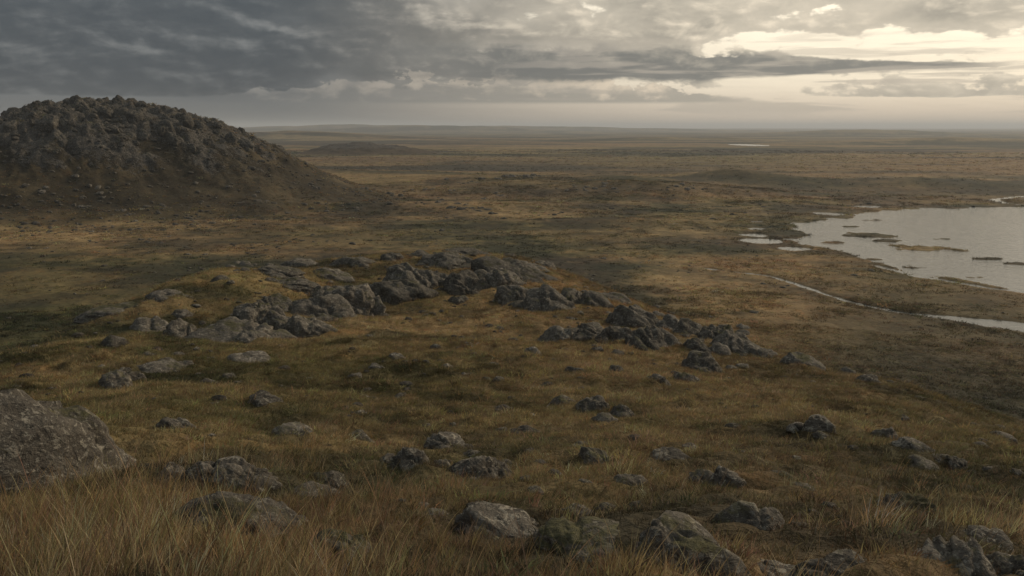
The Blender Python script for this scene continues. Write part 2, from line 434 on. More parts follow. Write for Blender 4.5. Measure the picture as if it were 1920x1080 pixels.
# ================================================================== plant cover: what grows where
GREEN = np.array((0.052, 0.052, 0.026)); DKGREEN = np.array((0.030, 0.032, 0.018)); TAWNY = np.array((0.235, 0.165, 0.086))
RUST = np.array((0.150, 0.078, 0.032)); BROWN = np.array((0.090, 0.064, 0.038)); HEATH = np.array((0.042, 0.036, 0.026)); OLIVE = np.array((0.098, 0.082, 0.040))
PATCH = []                       # x, y, rx, ry, kind, weight : stands of one kind of plant
def patch(px, py, wpx, hpx, kind, w):
    x, y, r, dd, dep = hit(px, py)
    x2, y2, *_ = hit(px, min(py + hpx, 1079)); 
    ry = min(max(math.hypot(x2 - x, y2 - y), 1.5), r * 0.6)
    PATCH.append((x, y, wpx / FPX * dd, ry, math.atan2(x, y), kind, w))
for a in ((900, 600, 260, 26, 't', 1.0), (1100, 690, 190, 60, 't', 0.8), (760, 600, 120, 20, 't', 0.6), (1500, 740, 160, 40, 't', 0.5),
          (300, 1000, 330, 60, 'r', 0.75), (650, 1010, 200, 55, 'r', 0.6), (700, 810, 160, 30, 't', 0.5), (100, 690, 130, 25, 't', 0.55), (330, 570, 140, 18, 't', 0.5),
          (650, 505, 200, 10, 't', 0.5), (1000, 860, 100, 40, 't', 0.4), (1400, 1000, 70, 35, 't', 0.5),
          (600, 690, 260, 40, 'g', 0.9), (330, 770, 220, 40, 'g', 0.8), (820, 730, 160, 40, 'g', 0.6), (1110, 570, 80, 25, 'g', 0.9), (1150, 960, 170, 30, 'g', 0.5),
          (1650, 900, 330, 100, 'h', 0.7), (1600, 720, 300, 30, 'g', 0.4), (1800, 800, 160, 40, 'g', 0.6), (1450, 860, 140, 40, 'h', 0.5),
          (1250, 590, 300, 60, 'u', 1.0), (1480, 660, 220, 40, 'u', 0.8), (1650, 640, 160, 30, 't', 0.5), (1350, 540, 150, 22, 't', 0.6), (1550, 620, 160, 35, 't', 0.5), (1300, 520, 70, 14, 't', 0.7), (1750, 560, 160, 30, 'b', 0.6),
          (1750, 700, 260, 45, 'g', 0.75), (1850, 760, 200, 40, 'h', 0.8), (1600, 690, 150, 25, 'h', 0.5), (1500, 700, 120, 25, 'b', 0.6), (1880, 660, 120, 25, 'b', 0.7), (60, 610, 160, 50, 'g', 0.8), (150, 440, 220, 25, 't', 0.6), (250, 520, 260, 30, 'o', 0.5), (700, 440, 300, 25, 'o', 0.6), (1150, 440, 200, 25, 'o', 0.6),
          (1240, 432, 130, 14, 't', 0.6), (900, 395, 160, 14, 't', 0.6), (1150, 345, 160, 10, 't', 0.7), (1370, 352, 60, 10, 'b', 0.9), (850, 355, 220, 20, 'b', 0.6), (1050, 375, 130, 14, 'h', 0.5),
          (1600, 480, 120, 18, 'u', 0.5), (1450, 400, 90, 12, 't', 0.5), (1600, 360, 250, 14, 'b', 0.6), (1250, 300, 320, 20, 'o', 0.8), (700, 300, 200, 16, 'h', 0.4)):
    patch(*a)
KIND = {'t': TAWNY, 'r': np.array((0.16, 0.108, 0.060)), 'g': np.array((0.042, 0.044, 0.018)), 'h': HEATH, 'u': np.array((0.20, 0.122, 0.060)), 'b': BROWN, 'o': OLIVE}
def cover(x, y):
    r = np.hypot(x, y)
    sc = np.clip(r / 90.0, 0.12, 22)                      # stands look as coarse as they are far
    a = fbm2(x / 26, y / 19, 301, 4, 0.55); b = fbm2(x / 70, y / 40, 311, 4, 0.55); c = fbm2(x / 4.2, y / 4.2, 321, 4, 0.55)
    e = fbm2(x / 520, y / 170, 331, 5, 0.6); f = fbm2(x / 1.1, y / 1.1, 341, 2)
    fr = sstep(350, 900, r)
    e2 = fbm2(x / 160, y / 60, 335, 5, 0.65)
    m = (a * 0.5 + b * 0.5) * (1 - fr) + (e * 0.8 + e2 * 0.8) * fr
    nf = 1 - sstep(60, 200, r)
    m = m * 1.4 + c * (0.55 * nf + 0.35 * (1 - fr)) + f * 0.28 * nf
    o = (fbm2(x / 45, y / 28, 351, 4) * (1 - fr) + fbm2(x / 700, y / 230, 361, 5, 0.6) * fr) * 1.4 + 0.3 * fbm2(x / 3, y / 3, 371, 3) * nf
    k = sstep(-0.48, 0.48, m)[:, None]; k2 = sstep(-0.45, 0.55, o)[:, None]
    dark = DKGREEN * (1 - k2) + HEATH * k2; mid_ = OLIVE * (1 - k2) + BROWN * k2; light = np.array((0.205, 0.150, 0.074)) * (1 - k2) + np.array((0.190, 0.122, 0.062)) * k2
    col = np.where(k < 0.5, dark * (1 - 2 * k) + mid_ * 2 * k, mid_ * (2 - 2 * k) + light * (2 * k - 1))
    for pxx, pyy, rx, ry, an, kd, w in PATCH:
        dx_, dy_ = x - pxx, y - pyy
        u = dx_ * math.cos(an) - dy_ * math.sin(an); v = dx_ * math.sin(an) + dy_ * math.cos(an)
        q = (u / rx) ** 2 + (v / ry) ** 2
        s = (w * np.exp(-q * 0.8) * (0.75 + 0.5 * m.clip(-1, 1)))
        s = np.clip(s, 0, 1)[:, None]
        col = col * (1 - s) + KIND[kd] * (0.72 + 0.5 * k) * s
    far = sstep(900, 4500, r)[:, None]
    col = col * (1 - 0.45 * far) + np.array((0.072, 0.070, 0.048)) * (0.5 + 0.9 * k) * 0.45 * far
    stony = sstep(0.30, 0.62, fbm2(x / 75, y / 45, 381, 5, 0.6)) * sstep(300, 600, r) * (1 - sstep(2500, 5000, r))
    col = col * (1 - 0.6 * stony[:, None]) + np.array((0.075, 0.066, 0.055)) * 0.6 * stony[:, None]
    col = col * np.array((1.16, 1.12, 1.06))
    # sedge fringe round the water
    return col

# ================================================================== materials
def material(name):
    m = bpy.data.materials.new(name); m.use_nodes = True; tt = m.node_tree; tt.nodes.clear()
    o = tt.nodes.new('ShaderNodeOutputMaterial'); p = tt.nodes.new('ShaderNodeBsdfPrincipled'); tt.links.new(p.outputs[0], o.inputs[0])
    p.inputs['Roughness'].default_value = 0.95; p.inputs['Specular IOR Level'].default_value = 0.12
    return m, tt, p, o
def pos_of(tt):
    gm = tt.nodes.new('ShaderNodeNewGeometry'); return S(tt, gm.outputs['Position']), gm
def attr(tt, name, typ='GEOMETRY', out='Color'):
    n = tt.nodes.new('ShaderNodeAttribute'); n.attribute_name = name; n.attribute_type = typ; return S(tt, n.outputs[out])
def bump(tt, p, h, strength, dist, prev=None):
    b = tt.nodes.new('ShaderNodeBump'); b.inputs['Strength'].default_value = strength; b.inputs['Distance'].default_value = dist
    tt.links.new(h.k, b.inputs['Height'])
    if prev is not None: tt.links.new(prev.outputs[0], b.inputs['Normal'])
    tt.links.new(b.outputs[0], p.inputs['Normal']); return b

def rock_nodes(tt, P, tint=None):
    """weathered gneiss with pale, ochre and olive lichen; P in metres"""
    n_big = noise(tt, P, 0.55, 5, 0.6); n_mid = noise(tt, P, 2.6, 6, 0.65, 0.4); n_fin = noise(tt, P, 11.0, 5, 0.7)
    n_lic = noise(tt, P, 5.5, 7, 0.70, 0.8); n_spk = noise(tt, P, 17.0, 4, 0.65, 0.5); n_och = noise(tt, P, 1.7, 6, 0.66, 0.5); n_mos = noise(tt, P, 0.9, 6, 0.62)
    c = mixc(tt, n_mid.step(0.30, 0.70), (0.066, 0.056, 0.045), (0.158, 0.136, 0.108))
    c = mixc(tt, n_big.step(0.35, 0.70) * 0.5, c, (0.080, 0.069, 0.056))
    c = mixc(tt, n_fin.step(0.50, 0.66) * 0.8, c, (0.034, 0.031, 0.027))
    c = mixc(tt, n_lic.step(0.555, 0.60) * 0.8, c, (0.31, 0.275, 0.215))
    c = mixc(tt, n_spk.step(0.58, 0.62) * 0.75, c, (0.26, 0.235, 0.190))
    c = mixc(tt, n_och.step(0.60, 0.70) * 0.55, c, (0.145, 0.125, 0.050))
    return c, n_big, n_mid, n_fin, n_lic, n_mos

def ground_material(name, rocky=False):
    m, tt, p, o = material(name)
    P, gm = pos_of(tt)
    c = attr(tt, 'cover')
    a = noise(tt, P, 0.9, 6, 0.62); b = noise(tt, P, 6.0, 4, 0.65); d = noise(tt, P, 0.06, 7, 0.68, 0.3)
    st = noise(tt, vmath(tt, 'MULTIPLY', P, (0.05, 0.022, 0.05)), 1.0, 8, 0.66, 0.4)
    e = noise(tt, P, 0.22, 6, 0.70, 0.5)
    v = (a - 0.5) * 1.4 + (b - 0.5) * 1.0 + (d - 0.5) * 1.5 + (st - 0.5) * 1.4 + (e - 0.5) * 1.6
    v = (v + 1.0).mx(0.25).mn(2.0)
    col = mixc(tt, 1.0, c, xyz(tt, v, v, v * 0.97), 'MULTIPLY')
    hue = noise(tt, P, 0.35, 5, 0.6)
    col = mixc(tt, hue.step(0.52, 0.72) * 0.45, col, mixc(tt, 1.0, col, (1.35, 0.88, 0.62), 'MULTIPLY'))
    h = a * 0.6 + b * 0.3 + d * 1.6 + e * 1.2
    if rocky:
        rk = attr(tt, 'rock', out='Fac')
        rc, n_big, n_mid, n_fin, n_lic, n_mos = rock_nodes(tt, vmath(tt, 'MULTIPLY', P, (0.22, 0.22, 0.22)))
        k = (rk + (n_mid - 0.5) * 0.9 + (d - 0.5) * 0.7).step(0.38, 0.58)
        col = mixc(tt, k, col, mixc(tt, 1.0, rc, (0.74, 0.74, 0.76), 'MULTIPLY'))
        h = h + k * n_mid * 3.0
    tt.links.new(col.k, p.inputs['Base Color'])
    bump(tt, p, h, 0.9, 0.35)
    return m

def mesh_obj(name, verts, faces, mat, parent=None, smooth=True):
    me = bpy.data.meshes.new(name)
    verts = np.asarray(verts, np.float32); faces = np.asarray(faces, np.int32)
    me.vertices.add(len(verts)); me.vertices.foreach_set('co', verts.ravel())
    nl = faces.shape[1]
    me.loops.add(faces.size); me.loops.foreach_set('vertex_index', faces.ravel())
    me.polygons.add(len(faces)); me.polygons.foreach_set('loop_start', np.arange(0, faces.size, nl, dtype=np.int32))
    me.polygons.foreach_set('loop_total', np.full(len(faces), nl, np.int32))
    me.update(calc_edges=True)
    if smooth: me.polygons.foreach_set('use_smooth', np.ones(len(faces), bool))
    me.materials.append(mat)
    o = bpy.data.objects.new(name, me); COL.objects.link(o); o.parent = parent
    return o
def set_col(me, name, col):
    a = me.attributes.new(name, 'FLOAT_COLOR', 'POINT')
    a.data.foreach_set('color', np.concatenate([col, np.ones((len(col), 1))], 1).astype(np.float32).ravel())
def tag(o, label=None, cat=None, group=None, kind=None):
    if label: o['label'] = label
    if cat: o['category'] = cat
    if group: o['group'] = group
    if kind: o['kind'] = kind
    return o

# ================================================================== ground sheet
def rings():
    out = [0.6]; 
    while out[-1] < 45000:
        r = out[-1]
        g_ = 1.06 if r < 5 else 1.011 if r < 90 else 1.0058 if r < 620 else 1.013 if r < 4000 else 1.03
        out.append(r * g_)
    return np.array(out)
R_ = rings()
half_a = math.radians(41)
angs = np.concatenate([np.linspace(-half_a, half_a, 620), np.linspace(half_a, 2 * math.pi - half_a, 72)[1:-1]])
na_ = len(angs)
gx = (R_[:, None] * np.sin(angs)[None]).ravel(); gy = (R_[:, None] * np.cos(angs)[None]).ravel()
gz = ground_z(gx, gy)
ii, jj = np.meshgrid(np.arange(len(R_) - 1), np.arange(na_), indexing='ij')
j2 = (jj + 1) % na_
quads = np.stack([ii * na_ + jj, (ii + 1) * na_ + jj, (ii + 1) * na_ + j2, ii * na_ + j2], -1).reshape(-1, 4)[:, ::-1]
V = np.stack([gx, gy, gz], 1)
V = np.concatenate([V, [[0, 0, ground_z(np.array([0.0]), np.array([0.0]))[0]]]])
M_ground = ground_material('tundra_turf')
ground = mesh_obj('ground', V, quads, M_ground)
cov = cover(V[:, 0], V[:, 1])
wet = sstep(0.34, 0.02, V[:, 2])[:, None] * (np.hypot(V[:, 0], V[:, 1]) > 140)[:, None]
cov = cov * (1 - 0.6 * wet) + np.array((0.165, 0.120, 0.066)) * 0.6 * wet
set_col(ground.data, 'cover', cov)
tag(ground, kind='structure')

# ================================================================== rocky hill
def sheet(name, x0, x1, y0, y1, step, zf, mat):
    nx, ny = int((x1 - x0) / step), int((y1 - y0) / step)
    X, Y = np.meshgrid(np.linspace(x0, x1, nx), np.linspace(y0, y1, ny), indexing='ij'); X = X.ravel(); Y = Y.ravel()
    Z = zf(X, Y)
    i, j = np.meshgrid(np.arange(nx - 1), np.arange(ny - 1), indexing='ij')
    q = np.stack([i * ny + j, (i + 1) * ny + j, (i + 1) * ny + j + 1, i * ny + j + 1], -1).reshape(-1, 4)
    o = mesh_obj(name, np.stack([X, Y, Z], 1), q, mat)
    return o, X, Y, Z
M_hill = ground_material('rocky_turf', True)
hill, X, Y, Z = sheet('rocky_hill', HX - 235, HX + 235, HY - 235, HY + 120, 1.0, lambda x, y: hill_z(x, y)[0], M_hill)
hq = hill_z(X, Y)[1]
cvh = cover(X, Y); hc = np.tile(BROWN * 0.40 + OLIVE * 0.22 + HEATH * 0.25, (len(X), 1))
hv = fbm2(X / 14, Y / 14, 401, 4)[:, None]
hc = hc * (1 + 0.5 * hv) + np.array((0.075, 0.054, 0.028)) * sstep(0.0, 0.5, fbm2(X / 30, Y / 22, 402, 3))[:, None] * 0.7
hc = hc * (1 - sstep(140, 190, hq)[:, None]) + cvh * sstep(140, 190, hq)[:, None]
set_col(hill.data, 'cover', hc * (0.72 + 0.28 * sstep(140, 190, hq))[:, None])
rockm = sstep(132, 66, hq - 34 * fbm2(X / 24, Y / 18, 403, 3)) * 0.66 + 0.25 * sstep(0.25, 0.5, fbm2(X / 11, Y / 9, 405, 3)) * sstep(200, 120, hq)
ra = hill.data.attributes.new('rock', 'FLOAT', 'POINT'); ra.data.foreach_set('value', rockm.astype(np.float32))
tag(hill, kind='structure')

# a low rocky rise far out on the plain
d_ = ray(668, 284); k_ = 1500 / math.hypot(d_[0], d_[1]); FX, FY = d_[0] * k_, d_[1] * k_
def far_hill_z(x, y):
    u, v = (x - FX) / 62, (y - FY) / 70
    z = 18.0 * np.exp(-(u * u + v * v)) + 9 * np.exp(-(((x - FX - 85) / 60) ** 2 + v * v)) + 5 * np.exp(-(((x - FX + 60) / 40) ** 2 + v * v)) - 2.0
    return z * (1 + 0.22 * fbm2(x / 22, y / 22, 411, 4)) + 3.6 * np.abs(fbm2(x / 14, y / 14, 412, 4, 0.6)) * sstep(1, 8, z)
fhill, X, Y, Z = sheet('distant_hill', FX - 190, FX + 230, FY - 190, FY + 190, 3.0, far_hill_z, M_hill)
set_col(fhill.data, 'cover', np.tile(BROWN * 0.75, (len(X), 1)))
fa = fhill.data.attributes.new('rock', 'FLOAT', 'POINT'); fa.data.foreach_set('value', (0.55 * sstep(4, 12, Z)).astype(np.float32))
tag(fhill, kind='structure')

# ================================================================== water
def water_material(name, rough, wave):
    m, tt, p, o = material(name)
    P, gm = pos_of(tt)
    p.inputs['Base Color'].default_value = (0.075, 0.078, 0.070, 1); p.inputs['Roughness'].default_value = rough
    p.inputs['Specular IOR Level'].default_value = 0.5; p.inputs['IOR'].default_value = 1.33
    a = noise(tt, vmath(tt, 'MULTIPLY', P, (0.55, 0.9, 1)), 1.0, 4, 0.6, 0.5); b = noise(tt, vmath(tt, 'MULTIPLY', P, (0.10, 0.16, 1)), 1.0, 4, 0.55)
    c_ = noise(tt, vmath(tt, 'MULTIPLY', P, (0.28, 0.22, 1)), 1.0, 3, 0.6, 0.6)
    bump(tt, p, a * 0.6 + b * 1.2 + c_ * 0.9, wave, 0.8)
    return m
M_lake = water_material('rippled_water', 0.05, 0.30)
M_still = water_material('still_water', 0.12, 0.12)
def grid_water(name, x0, x1, y0, y1, n, mat, label=None):
    xs = np.linspace(x0, x1, n + 1); ys = np.linspace(y0, y1, n + 1)
    X, Y = np.meshgrid(xs, ys, indexing='ij'); i, j = np.meshgrid(np.arange(n), np.arange(n), indexing='ij'); m_ = n + 1
    q = np.stack([i * m_ + j, (i + 1) * m_ + j, (i + 1) * m_ + j + 1, i * m_ + j + 1], -1).reshape(-1, 4)
    o = mesh_obj(name, np.stack([X.ravel(), Y.ravel(), np.zeros(X.size)], 1), q, mat); tag(o, label, kind='structure'); return o
grid_water('lake', LAKE[:, 0].min() - 8, LAKE[:, 0].max() + 60, LAKE[:, 1].min() - 10, LAKE[:, 1].max() + 8, 8, M_lake, 'wide pale lake with ragged marshy shores')
for nm, c, rx, ry in PONDS:
    ex, ey, ra_, rb_ = px_ellipse(c, rx * 1.25, ry * 1.25)
    if poly_sd(np.array([ex]), np.array([ey]), LAKE)[0] > -2 or (ex - ra_ > LAKE[:, 0].min() - 8 and LAKE[:, 1].min() - 10 < ey < LAKE[:, 1].max() + 8): continue
    x1_ = min(ex + ra_, LAKE[:, 0].min() - 8.2) if LAKE[:, 1].min() - 10 < ey + rb_ and ey - rb_ < LAKE[:, 1].max() + 8 else ex + ra_
    grid_water('pond', ex - ra_, x1_, ey - rb_, ey + rb_, 2, M_still, 'small pale pool in the marsh beside the lake' if ey < 900 else 'thin bright sheet of water far out on the plain')
for pts, ws in STREAM_XY[:2]:
    # ribbon of water a little wider than the bed
    vs, fs = [], []
    for i in range(len(pts)):
        a_, b_ = pts[max(i - 1, 0)], pts[min(i + 1, len(pts) - 1)]
        tx, ty = b_ - a_; L = math.hypot(tx, ty); nx_, ny_ = -ty / L, tx / L; w_ = ws[i] + 1.2
        vs += [(pts[i][0] + nx_ * w_, pts[i][1] + ny_ * w_, -0.012), (pts[i][0] - nx_ * w_, pts[i][1] - ny_ * w_, -0.012)]
        if i: fs.append((2 * i - 2, 2 * i - 1, 2 * i + 1, 2 * i))
    o = mesh_obj('stream', vs, fs, M_still); tag(o, 'narrow stream winding through the marsh', kind='structure')

# ================================================================== boulders
def rock_material(name, moss=0.25, dark=1.0, scale=1.0):
    m, tt, p, o = material(name)
    P, gm = pos_of(tt)
    oi = tt.nodes.new('ShaderNodeObjectInfo'); rnd = S(tt, oi.outputs['Random'])
    Q = vmath(tt, 'ADD', vmath(tt, 'MULTIPLY', P, (scale, scale, scale)), xyz(tt, rnd * 37.0, rnd * 11.0, rnd * 23.0))
    c, n_big, n_mid, n_fin, n_lic, n_mos = rock_nodes(tt, Q)
    sepn = tt.nodes.new('ShaderNodeSeparateXYZ'); tt.links.new(gm.outputs['Normal'], sepn.inputs[0])
    up = S(tt, sepn.outputs[2])
    ms = ((n_mos - 0.5) * 2.6 + (n_lic - 0.5) * 1.2 + (up - 0.62) * 0.9 + (moss - 0.55)).step(0.0, 0.35)
    mc = mixc(tt, n_fin.step(0.35, 0.65), (0.038, 0.037, 0.018), (0.088, 0.080, 0.034))
    c = mixc(tt, ms * 0.85, c, mc)
    tone = (rnd * 0.5 + 0.75) * dark
    c = mixc(tt, 1.0, c, xyz(tt, tone, tone, tone), 'MULTIPLY')
    tt.links.new(c.k, p.inputs['Base Color'])
    lay = noise(tt, vmath(tt, 'MULTIPLY', Q, (1.6, 1.6, 5.5)), 1.0, 6, 0.66, 0.6)
    b1 = bump(tt, p, n_mid * 0.9 + lay * 0.7, 0.9, 0.16 / scale)
    bump(tt, p, n_fin * 0.6 + n_lic * 0.4, 0.8, 0.045 / scale, b1)
    return m
M_rock = rock_material('lichened_gneiss', 0.20)
M_mossy = rock_material('mossy_gneiss', 0.34)
M_crag = rock_material('crag_gneiss', 0.12, 0.72, 0.22)
M_plain = rock_material('plain_gneiss', 0.05, 1.1, 0.35)

_ICO = {}
def ico(level):
    if level not in _ICO:
        bm = bmesh.new(); bmesh.ops.create_icosphere(bm, subdivisions=level, radius=1.0)
        v = np.array([x.co[:] for x in bm.verts]); v /= np.linalg.norm(v, axis=1)[:, None]
        bm.verts.index_update(); f = np.array([[q.index for q in x.verts] for x in bm.faces]); bm.free()
        _ICO[level] = (v, f)
    return _ICO[level]
JOINT = math.radians(28)
def rock_shape(level, seed, facets=9, cracks=2, peak=0.0, rough=1.0, lobes=3, cut=0.40, prof=1.22):
    d, f = ico(level); rg = np.random.default_rng(seed)
    # a few swollen lobes, trimmed by one or two tilted tops and steep sides
    r = np.ones(len(d)); k = 11.0
    for i in range(lobes):
        c = rg.normal(size=3) * np.array((0.42, 0.30, 0.10)); c[2] = -abs(c[2]); c *= min(1.0, 0.55 / max(np.linalg.norm(c), 1e-6)); R2 = rg.uniform(0.68, 0.95)
        R2 = max(R2, np.linalg.norm(c) + 0.18)
        dc = d @ c; rl = dc + np.sqrt(np.maximum(dc * dc - c @ c + R2 * R2, 0.01))
        r = np.log(np.exp(k * (r if i else rl)) + np.exp(k * rl)) / k if i else rl
    k = 20.0
    for i in range(facets):                               # one joint set runs through all the bedrock here
        if i < 3: n = np.array((rg.normal(0.22, 0.22), rg.normal(-0.25, 0.25), 1.0)); dd = rg.uniform(0.56, 0.78)
        else:
            th = JOINT + (i % 4) * math.pi / 2 + rg.normal(0, 0.22); n = np.array((math.cos(th), math.sin(th), rg.uniform(0.05, 0.75))); dd = rg.uniform(0.70, 0.95)
        n /= np.linalg.norm(n); c = np.maximum(d @ n, 0.08)
        lim = np.minimum(dd / c, 3.0)
        r = -np.log(np.exp(-k * r) + np.exp(-k * lim)) / k
    off = rg.uniform(0, 50, 3)
    r = r + rough * (0.10 * fbm3(d * 2.1 + off, seed, 3) + 0.045 * fbm3(d * 5.0 + off, seed + 9, 3, 0.55))
    r = r - rough * 0.085 * np.maximum(0, 1 - np.abs(fbm3(d * 1.5 + off, seed + 17, 2)) * 10)
    if level >= 5: r = r + rough * (0.012 * fbm3(d * 17 + off, seed + 23, 3, 0.6) - 0.010 * np.maximum(0, 1 - np.abs(fbm3(d * 9 + off, seed + 29, 2)) * 6))
    # ledges along one dipping foliation
    lay = (d * r[:, None]) @ np.array((0.42, -0.18, 0.89)) * rg.uniform(3.2, 4.6) + 0.5 * fbm3(d * 1.8 + off, seed + 41, 2); lay = lay - np.floor(lay)
    r = r * (1 + rough * 0.065 * (np.minimum(lay, (1 - lay) * 5) - 0.4))
    p = d * r[:, None]
    for i in range(cracks):
        n = rg.normal(size=3); n[2] *= 0.5; n /= np.linalg.norm(n)
        tt = p @ n - rg.uniform(-0.45, 0.45) + 0.10 * fbm3(d * 2.6 + off, seed + 31 + i, 3)
        p = p * (1 - rg.uniform(0.08, 0.17) * np.exp(-(tt / rg.uniform(0.035, 0.06)) ** 2))[:, None]
    top = p[:, 2].max(); w_ = p[:, 2] > cut * top
    for q in (0, 1):
        lo_, hi_ = p[w_, q].min(), p[w_, q].max(); p[:, q] = (p[:, q] - 0.5 * (lo_ + hi_)) / (0.5 * (hi_ - lo_))
    p[:, 2] /= top
    p[:, 2] = np.sign(p[:, 2]) * np.abs(p[:, 2]) ** prof
    if peak:
        zz = np.clip(p[:, 2], 0, 1); p[:, 0] = p[:, 0] * (1 - 0.25 * abs(peak) * zz) + peak * 0.55 * zz ** 1.5 * (1 - np.abs(p[:, 0])).clip(0, 1)
    return p, f
_seed = [100]
ROCK_XY = []                     # x, y, radius: where grass leaves room
def boulder(box, label, name='boulder', mat=None, peak=0.0, group=None, cat='boulder', flat=None, cracks=2, facets=9, yaw=0.0, rough=1.0, depth=0.95, lobes=3, sink=0.40, prof=1.22, hk=1.0):
    x0, y0, x1, y1 = box
    _seed[0] += 1
    xm = 0.5 * (x0 + x1); w = x1 - x0; h = y1 - y0
    gx_, gy_, r, dist, dep = hit(xm, min(y1 - 0.12 * h, 1105))
    a = w * dist / FPX / 2; Hh = h * dist / FPX * 1.04
    b = min(a * depth, 0.46 * Hh / math.sin(dep)) if flat is None else a * flat
    b = max(b, 0.35 * a)
    q = max(Hh - b * math.sin(dep), 0.05); c = math.sqrt(max(q * q - (b * math.sin(dep)) ** 2, (0.12 * a) ** 2)) / math.cos(dep)
    c = min(max(c * 0.84 * hk, 0.18 * a), 0.72 * a * hk)
    an = math.atan2(gx_, gy_)
    cx_, cy_ = gx_ + math.sin(an) * b * 0.85, gy_ + math.cos(an) * b * 0.85
    cz = land_z([cx_], [cy_])[0]
    lvl = 5 if w > 80 else 4 if w > 40 else 3
    p, f = rock_shape(lvl, _seed[0], facets, cracks, peak, rough, lobes, (sink * 0.85) ** (1 / prof), prof)
    c2 = c / (1 - sink)                                   # set into the turf: only the cap stands clear
    p = p * np.array((a * 1.04, b * 1.04, c2))
    p[:, 2] = np.maximum(p[:, 2], -0.1 * c2 + 0.05 * p[:, 2])
    o = mesh_obj(name, p, f, mat or M_rock)
    o.location = (cx_, cy_, cz - sink * c2); o.rotation_euler = (0, 0, -an + yaw)
    tag(o, label, cat, group)
    ROCK_XY.append((cx_, cy_, max(a, b)))
    return o

